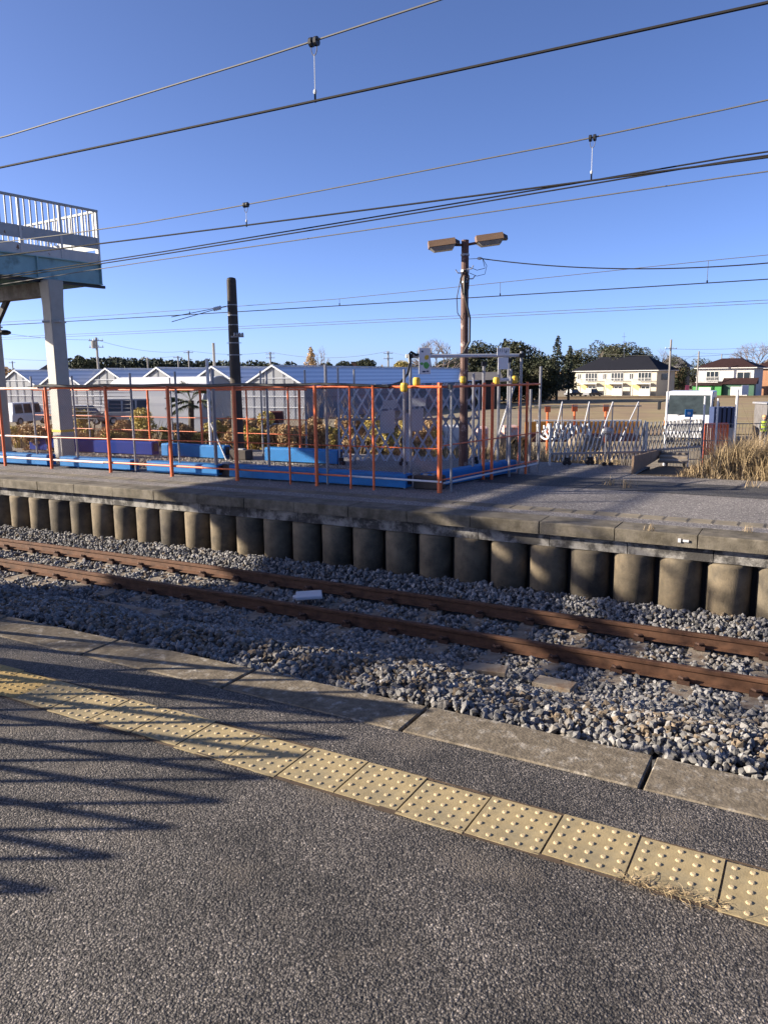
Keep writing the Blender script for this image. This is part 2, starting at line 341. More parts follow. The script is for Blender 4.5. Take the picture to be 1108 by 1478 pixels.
# far platform: body, concrete lip, worn asphalt, faded tactile line, patch
S2=srange(-14,46,.9)
sheet('far_platform',S2,[(10.46,ZF),(13,ZF),(15.6,ZF)],M['far_asphalt'])
sheet('far_platform_back',srange(2.95,46,.9),[(15.6,ZF),(17.15,ZF),(17.15,-1.7)],M['far_asphalt'])
sheet('platform_slope',srange(-14,2.95,.9),[(15.6,ZF),(16.5,ZF-.03),(18.5,-.30),(21,-.8),(24,-1.6)],M['bank'])
lipm=MB()
jn=[-9.5+i*.97 for i in range(58)]
for i in range(len(jn)-1):
    a,b=jn[i]+.006,jn[i+1]-.006; dz=random.uniform(-.004,.004); dd=random.uniform(-.006,.006)
    prof=[(9.95+dd,ZF-.165),(9.95+dd,ZF-.012),(9.965+dd,ZF+.002+dz),(10.46,ZF+.004+dz),(10.46,ZF-.165)]
    r0=[P(a,d,z) for d,z in prof]; r1=[P(b,d,z) for d,z in prof]; lipm.loft([r0,r1])
tag(lipm.build('platform_edge',M['lip']),kind='structure')
mb=MB()
for i in range(130):     # faded narrow tactile line: raised bars
    a=-4+i*.30
    r=[(10.80,ZF+.0),(10.80,ZF+.006),(11.10,ZF+.006),(11.10,ZF+.0)]
    mb.loft([[P(a+.004,d,z) for d,z in r],[P(a+.296,d,z) for d,z in r]])
    for k in range(4):
        d=10.84+.065*k+.01
        mb.box(P(a+.15,d,ZF+.009),(.26,.028,.009),frame(a)[0])
M['fade']=mat('faded tactile',(.25,.215,.165),.9,.25,6,col2=(.15,.135,.115),c2scale=3,c2pos=.5)
tag(mb.build('tactile_line',M['fade']),kind='structure')
sheet('asphalt_patch',srange(-8,5.3,.7),[(13.35,ZF+.004),(14.75,ZF+.004)],M['dark_asphalt'])
sheet('pen_gravel',srange(5.6,24,.7),[(12.15,ZF+.004),(14.75,ZF+.004)],M['pen_gravel'])

# ================================================================== NEAR PLATFORM: slabs and tiles
pr=MB().box((0,0,-.055),(1.158,.328,.11)).build('edge_slab',M['slab'],bevel=.006)
tag(pr,'weathered concrete edge slab along the near platform rim','edge slab','concrete slabs edging the near platform')
for i in range(8):
    o=pr if i==0 else pr.copy()
    if i: COL.objects.link(o)
    s=-2.94+1.165*i+.58; t,n=frame(s); o.location=P(s,3.39,.004+.002*(i%2)); o.rotation_euler=(0,0,math.atan2(-t.y,-t.x))
def tile_proto(nd, m, md, nm):
    d=MB().box((0,0,-.012),(.298,.298,.034)); st=.3/nd; k0=len(d.f)
    for i in range(nd):
        for j in range(nd):
            x=-.15+st*(i+.5); y=-.15+st*(j+.5); R=.0125 if nd==5 else .0105
            d.loft([[(x+r*math.cos(a*math.pi/5),y+r*math.sin(a*math.pi/5),z) for a in range(10)] for r,z in ((R,.0045),(R*.93,.0070),(R*.60,.0095))])
    o=d.build(nm,m); o.data.materials.append(md)
    for i,p in enumerate(o.data.polygons): p.material_index=1 if i>=k0 else 0
    return o
tp=tile_proto(5,M['tile'],M['dome'],'tactile_tile'); tp2=tile_proto(6,M['tile_old'],M['tile_old'],'tactile_tile')
tag(tp,'worn dull yellow tactile tile with five rows of domes on near platform','tactile tile','dull yellow tiles of the near platform line')
tag(tp2,'brighter yellow tactile tile with closely spaced domes at the far left of the near platform','tactile tile','bright yellow tiles at the left end of the line')
u1=u2=0
for i in range(-4,22):
    s=.18+.3035*i+.15; t,n=frame(s)
    if s<3.75: o=tp if u1==0 else copy_tree(tp); u1=1; d=2.708+.012*math.sin(i*1.7)
    else: o=tp2 if u2==0 else copy_tree(tp2); u2=1; d=2.70+.03*min(1,(s-3.75)/.8)
    o.location=P(s,d,.001*random.uniform(0,2)); o.rotation_euler=(random.uniform(-.004,.004),random.uniform(-.004,.004),math.atan2(-t.y,-t.x)+random.uniform(-.01,.01))
mb=MB()                                   # rim of dirt each side of the tiles
for d0,wd in ((2.556,.03),(2.864,.018)):
    for k in range(70):
        s=-1+.11*k; w_=wd*random.uniform(.35,1.1); zz=.004+.003*random.random()
        c=P(s,d0,0); t,n=frame(s); mb.add([c-t*.062-n*w_*.4+Vector((0,0,.0015)),c+t*.062-n*w_*.5+Vector((0,0,.0015)),c+t*.05+n*w_*.3+Vector((0,0,zz)),c-t*.05+n*w_*.3+Vector((0,0,zz))],[(0,1,2,3)])
tag(mb.build('joint_dirt',M['joint']),kind='stuff'); 
# dry weed sprawling over a tile
mb=MB(); c0=onz(965,1286,0)
for k in range(150):
    a=c0+Vector((random.gauss(0,.085),random.gauss(-.012,.010),.006)); a.y-= (a.x-c0.x)*.55
    ang=random.uniform(0,6.28); L=random.uniform(.015,.075); pts=[a]
    for q in range(4):
        ang+=random.gauss(0,.6); a=a+Vector((math.cos(ang)*L/4,math.sin(ang)*L/4,random.uniform(-.006,.010))); a.z=max(.004,a.z); pts.append(a)
    mb.tube(pts,[.0011,.0010,.0008,.0006,.0004],4)
tag(mb.build('dry_weed',M['dry'],loc=c0),'dry straw coloured weed creeping over a yellow tile at the right','weed')

# ================================================================== TRACK
def rail(d, label):
    prof=[(-.0635,-.153),(.0635,-.153),(.0635,-.142),(.012,-.125),(.009,-.05),(.032,-.038),(.0325,-.006),(.026,0),(-.026,0),(-.0325,-.006),(-.032,-.038),(-.009,-.05),(-.012,-.125),(-.0635,-.142)]
    rings=[[P(s,d+x,ZR+z) for x,z in prof] for s in srange(-8,60,.8)]
    c=P(5,d,ZR-.153); return tag(MB().loft(rings).build('rail',M['rail'],loc=c),label,'rail','rails of the track')
RN,RF=7.917,9.042
rail(RN,'rusty steel rail nearer the camera'); rail(RF,'rusty steel rail nearer the concrete pile wall')
sp=thing('sleeper',(0,0,0),'concrete sleeper half buried in ballast under the rusty rails','sleeper','concrete sleepers of the track')
mb=MB(); prof=[(-.14,-.2),(.14,-.2),(.115,0),(-.115,0)]
mb.loft([[(x,y,z+dz) for y,z in prof] for x,dz in ((-1.0,-.0),(-.6,0),(-.3,-.035),(.3,-.035),(.6,0),(1.0,0))]); mb.build('sleeper_body',M['sleeper'],sp)
for r in (-.5625,.5625):
    for q in (-1,1):
        c=MB().box((r+q*.09,0,.022),(.07,.12,.05)); c.tube([(r+q*.062,-.035,.05),(r+q*.11,-.035,.075),(r+q*.13,0,.07),(r+q*.11,.035,.075),(r+q*.062,.035,.05)],.016,6); c.build('rail_clip',M['clip'],sp)
for i in range(34):
    o=sp if i==0 else copy_tree(sp); s=.97+.642*(i-4); t,n=frame(s); o.location=P(s,(RN+RF)/2,ZR-.158); o.rotation_euler=(0,0,math.atan2(n.y,n.x)+random.uniform(-.015,.015))
# loose stones
ico=[];ph=(1+5**.5)/2
for a in (-1,1):
    for b in (-ph,ph): ico += [(0,a,b),(a,b,0),(b,0,a)]
ico=np.array(ico,float); ico/=np.linalg.norm(ico[0])
from itertools import combinations
el=min(np.linalg.norm(ico[i]-ico[j]) for i,j in combinations(range(12),2))*1.05
icf=[f for f in combinations(range(12),3) if all(np.linalg.norm(ico[i]-ico[j])<el for i,j in combinations(f,2))]
icf=np.array([f if np.dot(np.cross(ico[f[1]]-ico[f[0]],ico[f[2]]-ico[f[0]]),ico[f[0]])>0 else (f[0],f[2],f[1]) for f in icf])
def stones(name, s, d, z, size, m):
    n=len(s); a=s/RAD; cx=CC[0]+(RAD+d)*(NV[0]*np.cos(a)+TV[0]*np.sin(a)); cy=CC[1]+(RAD+d)*(NV[1]*np.cos(a)+TV[1]*np.sin(a))
    q=rng.normal(size=(n,4)); q/=np.linalg.norm(q,axis=1)[:,None]; w_,x,y,zz=q.T
    R=np.stack([1-2*(y*y+zz*zz),2*(x*y-zz*w_),2*(x*zz+y*w_),2*(x*y+zz*w_),1-2*(x*x+zz*zz),2*(y*zz-x*w_),2*(x*zz-y*w_),2*(y*zz+x*w_),1-2*(x*x+y*y)],1).reshape(n,3,3)
    B=ico[None]*(1+rng.uniform(-.34,.22,size=(n,12,1)))*np.stack([rng.uniform(.8,1.35,n),rng.uniform(.7,1.05,n),rng.uniform(.5,.85,n)],1)[:,None,:]
    V=np.einsum('nij,nkj->nki',R,B)*size[:,None,None]+np.stack([cx,cy,z],1)[:,None,:]
    F=(icf[None]+12*np.arange(n)[:,None,None]).reshape(-1,3)
    return tag(np_mesh(name,V.reshape(-1,3),F,m),kind='stuff')
bz=np.vectorize(bed_z)
def field_stones(n, s0, s1, d0, d1):
    s=rng.uniform(s0,s1,n); d=rng.uniform(d0,d1,n); z=bz(d)+rng.uniform(-.035,.03,n)
    z+=.05*np.sin(s*2.1+d*1.3)*np.sin(d*2.7-s*.8)*(d<7.2)
    size=rng.lognormal(-3.56,.30,n); size=np.clip(size,.012,.046)
    keep=np.ones(n,bool)
    for r in (RN,RF): keep&=np.abs(d-r)>.075+size*.7
    sl=np.abs(((s-.97)/.642+.5)%1-.5)*.642; onsl=(sl<.10)&(d>7.5)&(d<9.46)
    keep&=~(onsl&(rng.random(n)<np.where((np.abs(d-8.48)<.4),.72,.86)))
    mid=(d>RN)&(d<RF); z=np.where(mid,z-.012,z)
    z=np.minimum(z,np.where((d>7.35)&(d<9.6),-1.262,9))
    return s[keep],d[keep],z[keep],size[keep]
S_=[np.concatenate(x) for x in zip(field_stones(44000,-1.8,8,5.0,7.8),field_stones(38000,-1.5,16,7.6,10.12),field_stones(11000,7.5,16,5.0,7.8),field_stones(5000,16,30,5,10.1))]
rust=(rng.random(len(S_[0]))<np.where(np.abs(S_[1]-5.6)<.45,.35,np.where(np.abs(S_[1]-8.48)<.85,.14,.05)))
stones('ballast',*[x[~rust] for x in S_],M['stone']); stones('ballast',*[x[rust] for x in S_],M['stone_rust'])
n=5200; s=rng.uniform(8.2,18,n); d=rng.uniform(12.5,14.5,n)
M['pstone']=mat('pale gravel',(.34,.31,.28),.85,.2,30,island=.4)
stones('gravel',s,d,np.full(n,ZF+.005)+rng.uniform(-.01,.02,n),rng.uniform(.016,.035,n),M['pstone'])
# slabs of concrete lying in the ballast, white board between the rails
for i,(x,y,L_,a_,lab) in enumerate([(700,966,.42,.2,'flat concrete cover lying in the ballast, larger of two pieces'),(800,988,.36,-.05,'flat concrete cover lying in sunlit ballast, smaller of two pieces'),(185,880,1.2,.03,'long concrete trough cover sunk in the shaded ballast at left'),(640,915,.3,.1,'rusty flat plate lying beside the nearer rail')]):
    z=-1.02 if i in (0,1) else (-1.06 if i==2 else -1.25); c=onz(x,y,z); t,n=frame(3); ax=(-t*math.cos(a_)+n*math.sin(a_))
    tag(MB().box((0,0,0),(L_,.2,.05),ax).build('rusty_plate' if i==3 else 'trough_cover',M['clip' if i==3 else 'sleeper'],bevel=.006),lab,'plate' if i==3 else 'cover').location=c
c=onz(446,860,-1.20); t,n=frame(5.7)
wb=thing('plastic_board',c,'white plastic board lying flat between the rails','board')
mb=MB().box(c+Vector((0,0,.01)),(.36,.30,.05),(.96,.1,.03)); mb.build('board_panel',M['whiteboard'],wb,bevel=.01)
MB().box(c+Vector((-.17,-.06,.0)),(.09,.1,.04),(.96,.1,.03)).build('board_tab',M['whiteboard'],wb,bevel=.008)
# ================================================================== PILE WALL under the far platform
wl=thing('pile_wall',P(7,10.1,-1.3),'wall of rounded concrete piles holding up the far platform','wall')
mb=MB(); 
for sa in srange(-8,45,1.0):
    b=sa+.99; r=[(10.06,ZF-.345),(10.06,ZF-.175),(10.4,ZF-.175),(10.4,ZF-.345)]
    mb.loft([[P(sa,d,z) for d,z in r],[P(b,d,z) for d,z in r]])
mb.build('cap_beam',M['cap'],wl)
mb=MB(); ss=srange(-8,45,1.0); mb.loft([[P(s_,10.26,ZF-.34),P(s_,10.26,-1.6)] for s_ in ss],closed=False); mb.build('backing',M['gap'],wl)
for k in range(-12,74):
    s=.547+.556*k+.278; t,n=frame(s); w_=random.uniform(.255,.270); ring=[]
    top=ZF-.35+random.uniform(-.008,.008)
    def ringz(z,sc):
        out=[]
        for j in range(19):
            a=math.pi*j/18; ca,sa=math.cos(a),math.sin(a)
            x=ca*w_*sc; y=sa*.262*sc
            out.append(P(s,10.27,z)+t*x-n*y)
        return out
    MB().loft([ringz(-1.6,1),ringz(top-.045,1),ringz(top-.01,.97),ringz(top,.88)]).build('pile',M['pile' if random.random()<.6 else 'pile2'],wl,smooth=True)
mk=MB(); c=onz(983,777,ZF-.07)
q=P(1.37,9.936,ZF-.08); t,n=frame(1.37); mk.box(q,(.035,.008,.05),t); mk.box(q-t*.075,(.07,.008,.028),t); mk.build('edge_marker',M['white_steel'],wl)
# small weeds
def weed(c,n,h,m,label,name='weed'):
    V=[];F=[]
    for i in range(n):
        a=random.uniform(0,6.28); l=h*random.uniform(.5,1.1); sp_=random.uniform(.1,.9)*h; b=Vector(c)+Vector((random.gauss(0,h*.35),random.gauss(0,h*.35),0))
        tip=b+Vector((math.cos(a)*sp_,math.sin(a)*sp_,l)); mid=(b+tip)/2+Vector((0,0,l*.15)); w_=Vector((-math.sin(a),math.cos(a),0))*h*.02
        k=len(V); V += [b-w_,b+w_,mid+w_*.8,mid-w_*.8,tip,tip+w_*.1]; F += [(k,k+1,k+2,k+3),(k+3,k+2,k+5,k+4)]
    return tag(MB().add(V,F).build(name,m,loc=c),label,'weed')
weed(onz(182,780,-1.22),26,.10,M['greengrass'],'small green weed in the ballast at the foot of the piles')
for i,(x,y,l) in enumerate([(878,700,'dry weed tuft by the dark asphalt patch, nearest the wooden board'),(905,704,'dry weed tuft by the dark patch, right of another tuft'),(1085,703,'dry weed tuft on the far platform at the right frame edge'),(1080,768,'dry weed tuft at the far platform edge, far right'),(938,766,'dry weed growing at the platform edge above the sunlit piles')]):
    weed(onz(x,y,ZF),34,.17 if y<720 else .10,M['dry'],l)

# ================================================================== FENCED PEN on the far platform
def tubemb(a,b,r,n=8): return MB().tube([a,b],r,n)
FT=1.60
front=thing('site_fence',P(11,11.65,ZF),'long orange pipe and net fence along the far platform edge','fence')
posts=[(18.6,.038),(17.2,.03),(15.79,.036),(14.32,.036),(12.6,.036),(10.96,.038),(9.37,.038),(8.18,.019),(7.62,.032),(6.93,.019),(6.48,.022)]
for s,r in posts: tubemb(P(s,11.64,ZF),P(s,11.64,FT+.03),r).build('fence_post',M['orange'],front)
tubemb(P(5.34,11.80,ZF),P(5.34,11.80,FT+.07),.042,10).build('fence_post',M['orange'],front)
def curve(s0,s1,d0,d1,z0,z1,st=.6): return [P(s0+(s1-s0)*u,d0+(d1-d0)*u,z0+(z1-z0)*u) for u in [i/max(1,round(abs(s1-s0)/st)) for i in range(max(1,round(abs(s1-s0)/st))+1)]]
MB().tube(curve(5.3,14.2,11.78,11.66,FT,FT),.024).build('top_rail',M['orange'],front)
tag(MB().tube(curve(14.2,19,11.66,11.66,FT-.01,FT-.01),.032).build('top_rail',M['tape'],front),label='top rail wrapped in pinkish white tape')
MB().tube(curve(5.3,10.9,11.78,11.66,.57,.55),.010).build('mid_rail',M['orange'],front)
MB().tube(curve(10.9,14.3,11.66,11.66,.55,.52),.014).build('mid_rail',M['orange'],front)
tag(MB().tube(curve(14.3,19,11.66,11.66,.52,.52),.022).build('mid_rail',M['tape'],front),label='mid rail wrapped in pinkish white tape')
MB().tube(curve(7,10.2,11.70,11.68,.03,.03),.016).build('bottom_rail',M['orange'],front)
tag(MB().tube(curve(5.3,7,11.78,11.70,.01,.03),.018).build('bottom_rail',M['white_steel'],front),label='white bottom rail')
MB().tube(curve(10.2,12.8,11.68,11.66,.03,.03),.022).build('bottom_rail',M['orange'],front)
tag(MB().tube(curve(12.8,19,11.66,11.66,.02,.02),.026).build('bottom_rail',M['tape'],front),label='bottom rail wrapped in pinkish white tape')
def net(s0,d0,s1,d1,z0,z1,cell,par,m,r=.0016):
    a=P(s0,d0,0); b=P(s1,d1,0); L=(b-a).length; H=z1-z0; mb=MB(); u=(b-a).normalized(); k=-H
    while k<L:
        for sg in (1,-1):
            x0,x1=(k,k+H); y0,y1=(z0,z1) if sg>0 else (z1,z0)
            t0=max(0,(0-x0)/H); t1=min(1,(L-x0)/H)
            if t1-t0>.01:
                p=a+u*(x0+H*t0); q=a+u*(x0+H*t1); p.z=y0+(y1-y0)*t0; q.z=y0+(y1-y0)*t1
                mb.tube([p,q],r,3,False)
        k+=cell
    return mb.build('fence_net',m,par)
sp_=[17.2,15.79,14.32,12.6,10.96,9.37,7.62,6.48,5.34]
for i in range(len(sp_)-1): net(sp_[i],11.68,sp_[i+1],11.68+(.12 if i==7 else 0),.05,FT-.04,.06,front,M['net'],.0012)
# tall scaffold tubes standing behind the front posts
for s,d,top,r in [(15.1,11.95,1.86,.024),(13.85,11.95,1.86,.024),(12.2,11.95,1.9,.024),(11.02,11.95,1.92,.024),(10.1,11.95,1.95,.036),(8.85,11.95,1.90,.024),(7.55,11.9,2.0,.028),(6.05,11.95,1.9,.024),(5.2,11.95,1.62,.02)]:
    tubemb(P(s,d,ZF),P(s,d,top),r).build('scaffold_tube',M['galv'],front)
    MB().box(P(s,d-.06,FT),(.05,.12,.07),frame(s)[0]).build('pipe_clamp',M['black'],front)
side=thing('site_fence',P(5,13.6,ZF),'short orange pipe fence closing the right end of the pen','fence')
for s,d,r in [(5.3,13.72,.030),(5.16,13.78,.030),(4.98,14.82,.026),(4.86,14.87,.026)]: tubemb(P(s,d,ZF),P(s,d,FT+.05),r).build('fence_post',M['orange'],side)
for z,r,m in ((FT,.02,'orange'),(.62,.012,'orange'),(.04,.014,'orange'),(-.02,.018,'white_steel')):
    tubemb(P(5.3,11.85,z),P(4.78,15.4,z),r).build('bottom_rail' if z<.1 else 'cross_rail',M[m],side)
for s,d,top in [(5.42,13.5,1.83),(5.0,14.3,1.9),(4.86,15.1,1.5),(4.78,15.45,1.95)]: tubemb(P(s,d,ZF),P(s,d,top),.026).build('scaffold_tube',M['galv'],side)
tubemb(P(5.0,14.3,.35),P(5.0,14.3,1.9),.02).build('scaffold_tube',M['white_steel'],side)
tubemb(P(5.55,14.6,ZF),P(4.95,14.35,FT-.02),.024).build('brace_tube',M['white_steel'],side)
back=thing('site_fence',P(12,15,ZF),'orange pipe fence along the back of the pen','fence')
for s,r in [(18.2,.03),(15.95,.03),(14.55,.03),(12.9,.03),(11.55,.022),(10.1,.03)]: tubemb(P(s,15.0,ZF),P(s,15.0,FT-.1),r).build('fence_post',M['orange'],back)
MB().tube(curve(9.9,18.6,15.0,15.0,FT-.1,FT-.1),.02).build('top_rail',M['orange'],back)
MB().tube(curve(9.9,18.6,15.0,15.0,.80,.80),.010).build('mid_rail',M['orange'],back)
MB().tube(curve(9.9,18.6,15.0,15.0,.45,.45),.010).build('mid_rail',M['orange'],back)
for s,top in [(17.3,1.6),(16.7,1.6),(15.2,1.9),(13.9,1.9),(12.7,2.05),(11.2,2.05),(10.0,2.05),(9.15,2.1),(8.75,2.05)]: tubemb(P(s,15.1,ZF),P(s,15.1,top-.1),.022).build('scaffold_tube',M['galv'],back)
for k in range(9):
    z=.72+.1*k; tubemb(P(15.2,15.06,z),P(18.4,15.06,z),.009,5).build('mesh_wire',M['galv'],back)
wt=thing('steel_mast',P(12.45,14.75,ZF),'white steel tube with a diagonal prop standing in the pen','pole')
tubemb(P(12.45,14.75,ZF),P(12.45,14.75,2.25),.038).build('tube',M['white_steel'],wt); tubemb(P(12.45,14.75,.75),P(11.9,14.6,ZF),.018).build('prop',M['white_steel'],wt)
# blue barrier beams lying round the pen
def beam(a,b,h,wd,label,m=None):
    a=Vector(a); b=Vector(b); ax=(b-a).normalized(); L=(b-a).length; c=(a+b)/2; up=Vector((0,0,1)); sd=up.cross(ax)
    o=thing('barrier_beam',c,label,'barrier beam','blue barrier beams round the pen')
    q=MB(); prof=[(-wd/2,.03),(wd/2,.03),(wd/2,h*.9),(wd*.42,h),(-wd*.42,h),(-wd/2,h*.9)]
    q.loft([[a+sd*x+up*z for x,z in prof],[b+sd*x+up*z for x,z in prof]]); q.build('beam_body',m or M['blue'],o,bevel=.006)
    for e in (a,b): MB().box(e+up*h*.6-ax*.0,(.05,wd*.5,h*.55),ax).build('end_bracket',M['black'],o)
z=ZF
for a,b,h,l in [(18.6,14.75,.27,'blue steel beam behind the fence at the left frame edge'),(14.35,12.3,.25,'blue steel beam behind the fence, just right of the footbridge column'),(11.85,10.05,.25,'sunlit and shaded blue beam behind the fence, second gap from the column'),(9.75,6.0,.27,'longest shaded blue beam behind the front fence')]:
    beam(P(a,12.02,z),P(b,12.02,z),h,.26,l)
beam(P(5.75,12.15,z),P(5.18,14.95,z),.27,.26,'blue beam along the right end of the pen')
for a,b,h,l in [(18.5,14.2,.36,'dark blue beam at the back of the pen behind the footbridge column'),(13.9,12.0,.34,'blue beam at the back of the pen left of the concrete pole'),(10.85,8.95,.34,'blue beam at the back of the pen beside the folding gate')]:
    beam(P(a,14.78,z),P(b,14.78,z),h,.26,l,M['shadebeam'] if 'dark blue' in l else None)
for s,d,l in [(10.05,12.2,'dark rubber block at a gap in the front blue beams, beneath the thick orange post'),(11.65,14.85,'dark concrete block at the foot of the concrete pole'),(5.7,12.2,'dark block at the corner of the pen')]:
    q=thing('base_block',P(s,d,ZF),l,'block'); MB().box(P(s,d,ZF+.12),(.5,.3,.24),frame(s)[0]).build('block_body',M['cpole'],q,bevel=.02); MB().box(P(s,d,ZF+.255),(.2,.12,.03),frame(s)[0]).build('lifting_plate',M['bandsteel'],q)
# yellow clamp covers
for p,l in [((601,551,13.2),'yellow foam cover on the pipe beside the poster'),((583,559,13.1),'yellow foam cover hanging below the top rail'),((668,548,16.85),'yellow foam cover on the lamp post'),((742,548,15.3),'yellow foam cover at the right end of the white pipe'),((716,550,15.2),'yellow foam cover at the left end of the white pipe')]:
    c=at(*p); o=MB(); o.loft([[c+Vector((r*math.cos(a*math.pi/4),r*math.sin(a*math.pi/4),zz)) for a in range(8)] for r,zz in ((.045,-.075),(.066,-.045),(.066,.045),(.048,.075))])
    tag(o.build('pipe_cover',M['yellow'],loc=c,bevel=.008),l,'pipe cover')
c0,c1=at(717,549,15.2),at(741,547,15.3); tag(MB().tube([c0,c1],.035).build('padded_pipe',M['white_steel'],loc=c0),'short white padded pipe between two yellow covers','pipe')
# pipe portal carrying the cable
po=thing('pipe_portal',at(590,680,17.2),'white pipe portal carrying a cable above the pen fence','portal')
A=at(592,514,14.6); B=at(752,513,15.4)
tubemb(A-Vector((.08,0,0)),B,.034).build('cross_pipe',M['white_steel'],po)
for p,zt in ((A,.03),(B,.08),(at(698,525,15.1),-.0),(at(734,520,15.4),-.0),(at(720,520,15.3),0)):
    tubemb((p.x,p.y,ZF),(p.x,p.y,p.z+zt),.028).build('upright',M['galv'],po)
    MB().box((p.x,p.y-.03,p.z),(.09,.09,.08)).build('pipe_clamp',M['black'],po)
def flat_sign(name,x0,y0,x1,y1,Y,label,cat,tilt=0,m=None):
    a=at(x0,y0,Y); b=at(x1,y1,Y); c=(a+b)/2; w_=b.x-a.x; h=a.z-b.z
    o=thing(name,c,label,cat); MB().box(c,(w_,.012,h),(math.cos(tilt),0,math.sin(tilt))).build('sign_board',m or M['whiteboard'],o,bevel=.003); return o,c,w_,h
o,c,w_,h=flat_sign('notice_poster',604,502,621,540,14.5,'white notice with yellow and green markings hung on the pipe portal','notice')
def patch(o,c,w_,h,u,v,rw,rh,m,nm):
    pts=[]; 
    for k in range(9): a=2*math.pi*k/9; r=random.uniform(.75,1.1); pts.append(c+Vector((w_*(u+rw*r*math.cos(a)),-.0085,h*(v+rh*r*math.sin(a)))))
    MB().prism(pts,(0,-.002,0)).build(nm,m,o)
patch(o,c,w_,h,.17,.14,.22,.10,M['yellow'],'yellow_mark'); patch(o,c,w_,h,.16,-.16,.26,.14,M['signgreen'],'green_mark'); patch(o,c,w_,h,-.25,-.10,.14,.06,M['signgreen'],'green_mark')
patch(o,c,w_,h,-.2,.36,.10,.04,M['signnavy'],'print_line'); patch(o,c,w_,h,-.05,-.40,.18,.035,M['signnavy'],'print_line'); patch(o,c,w_,h,.25,-.39,.1,.03,M['signnavy'],'print_line')
o,c,w_,h=flat_sign('notice_board',717,502,735,513,14.9,'white notice with dark strokes above the right end of the portal','notice')
for k in range(6): MB().box(c+Vector((w_*(-.42+.155*k),-.008,h*(.18 if k!=4 else 0))),(w_*.03,.003,h*(.4 if k%2 else .55))).build('print_stroke',M['ink'],o)
MB().box(c+Vector((w_*.2,-.008,-h*.05)),(w_*.16,.003,h*.1),(.8,0,.6)).build('print_stroke',M['ink'],o)
flat_sign('notice_board',718.5,516,733,533,14.9,'blank white notice hanging under the right end of the portal','notice')
# black cable: along the top rail, up the portal, over to the lamp post and up it
LB=Vector((1.765,16.99,ZF)); LT=4.60
cp=curve(14.6,7.0,11.60,11.62,FT+.045,FT+.05,.5); cp=[p+Vector((0,0,.012*math.sin(i*1.9))) for i,p in enumerate(cp)]
for x,y,Y in [(560,558,13.3),(578,552,13.8),(588,540,14.2),(591,525,14.4),(590,512,14.45),(593,508,14.5),(600,512,14.5),(612,511,14.6),(640,513,15.4),(658,513,16.4),(668,511,16.86)]: cp.append(at(x,y,Y))
for z in (2.5,3.0,3.5,3.85): cp.append(Vector((LB.x+.10,LB.y-.11,z)) if z<3.2 else Vector((LB.x-.02,LB.y-.13,z)))
tag(MB().tube(cp,[.028]*14+[.024]*(len(cp)-14),6).build('power_cable',M['black'],loc=cp[0]),'thick black cable run along the fence rail and up the lamp post','cable')

# folding lattice gates
def lattice(name,a,b,h,pitch,lean,wd,m,label,cat='gate',bar=None,castors=(),zb=.1,two=None,boards=()):
    a=Vector(a); b=Vector(b); ax=b-a; ax.z=0; L=ax.length; ax.normalize(); nn=Vector((0,0,1)).cross(ax)
    o=thing(name,(a+b)/2,label,cat)
    for sg,off in ((1,.0),(-1,.03)):
        q=MB(); k=-lean
        while k<L:
            x0,x1=k,k+lean; t0=max(0,-x0/lean); t1=min(1,(L-x0)/lean)
            if t1-t0>.12:
                f=lambda t:(a+ax*(x0+lean*t)+Vector((0,0,zb+(h-zb)*(t if sg>0 else 1-t)))+nn*off)
                q.bar(f(t0),f(t1),.012,wd,up=ax) if False else q.bar(f(t0),f(t1),wd,.012,up=nn)
            k+=pitch
        q.build('lattice_slats',m if sg>0 or not two else two,o)
    for p in (a,b): MB().bar(p,p+Vector((0,0,h*.97)),.04).build('end_post',m,o)
    if bar: MB().bar(a+Vector((0,0,bar))-nn*.03,b+Vector((0,0,bar))-nn*.03,.04,.045).build('guide_bar',M['galv'],o)
    for u in castors:
        p=a+ax*L*u; q=MB().box(p+Vector((0,0,.13)),(.10,.08,.08),ax)
        for e in (-.05,.05): q.tube([p+ax*e-nn*.02+Vector((0,0,.05)),p+ax*e+nn*.02+Vector((0,0,.05))],.05,10)
        q.build('castor',M['black'],o)
        if h<1.2: MB().bar(p+Vector((0,0,.1)),p+Vector((0,0,h*.4)),.03).build('castor_leg',m,o)
    return o
ga=at(490,671,17.3); ga.z=ZF; gb=at(582,672,17.1); gb.z=ZF; gc=at(690,668,17.2); gc.z=ZF
GG=mat('grey gate slats',(.48,.53,.62),.5,.1,8)
g1=lattice('folding_gate',ga,gb,1.80,.255,.98,.045,GG,'grey folding lattice gate leaf at the back of the pen, left of the centre post',bar=1.03,castors=(.03,1))
g2=lattice('folding_gate',gb+Vector((.16,0,0)),gc,1.80,.255,.98,.045,GG,'grey folding lattice gate leaf at the back of the pen, beside the lamp post',bar=1.03,castors=(.95,))
MB().bar(gb+Vector((.08,0,.1)),gb+Vector((.08,0,1.15)),.10,.06).build('lock_post',GG,g1)
for i,(x,y,l) in enumerate([(560,601,'white sheet hung on the left leaf of the grey folding gate'),(601,598,'white sheet hung on the right leaf of the grey folding gate')]):
    c=at(x,y,16.8 if i==0 else 16.85); mb=MB()
    for k,(zz,xo,hh) in enumerate([(.26,.04,.20),(-.12,-.02,.50)]):
        mb.prism([c+Vector((xo-.17,0,zz-hh/2)),c+Vector((xo+.15,-.03,zz-hh/2+.02)),c+Vector((xo+.17,-.02,zz+hh/2)),c+Vector((xo-.15,.01,zz+hh/2-.02))],(0,.008,0))
    tag(mb.build('notice_sheet',M['sheet'],loc=c),l,'sheet')
WG=mat('white gate slats',(.62,.62,.60),.45,.06,8); WG2=mat('grey gate slats back',(.25,.245,.24),.6,.06,8)
a=P(4.85,16.5,ZF); b=P(3.15,17.75,ZF)
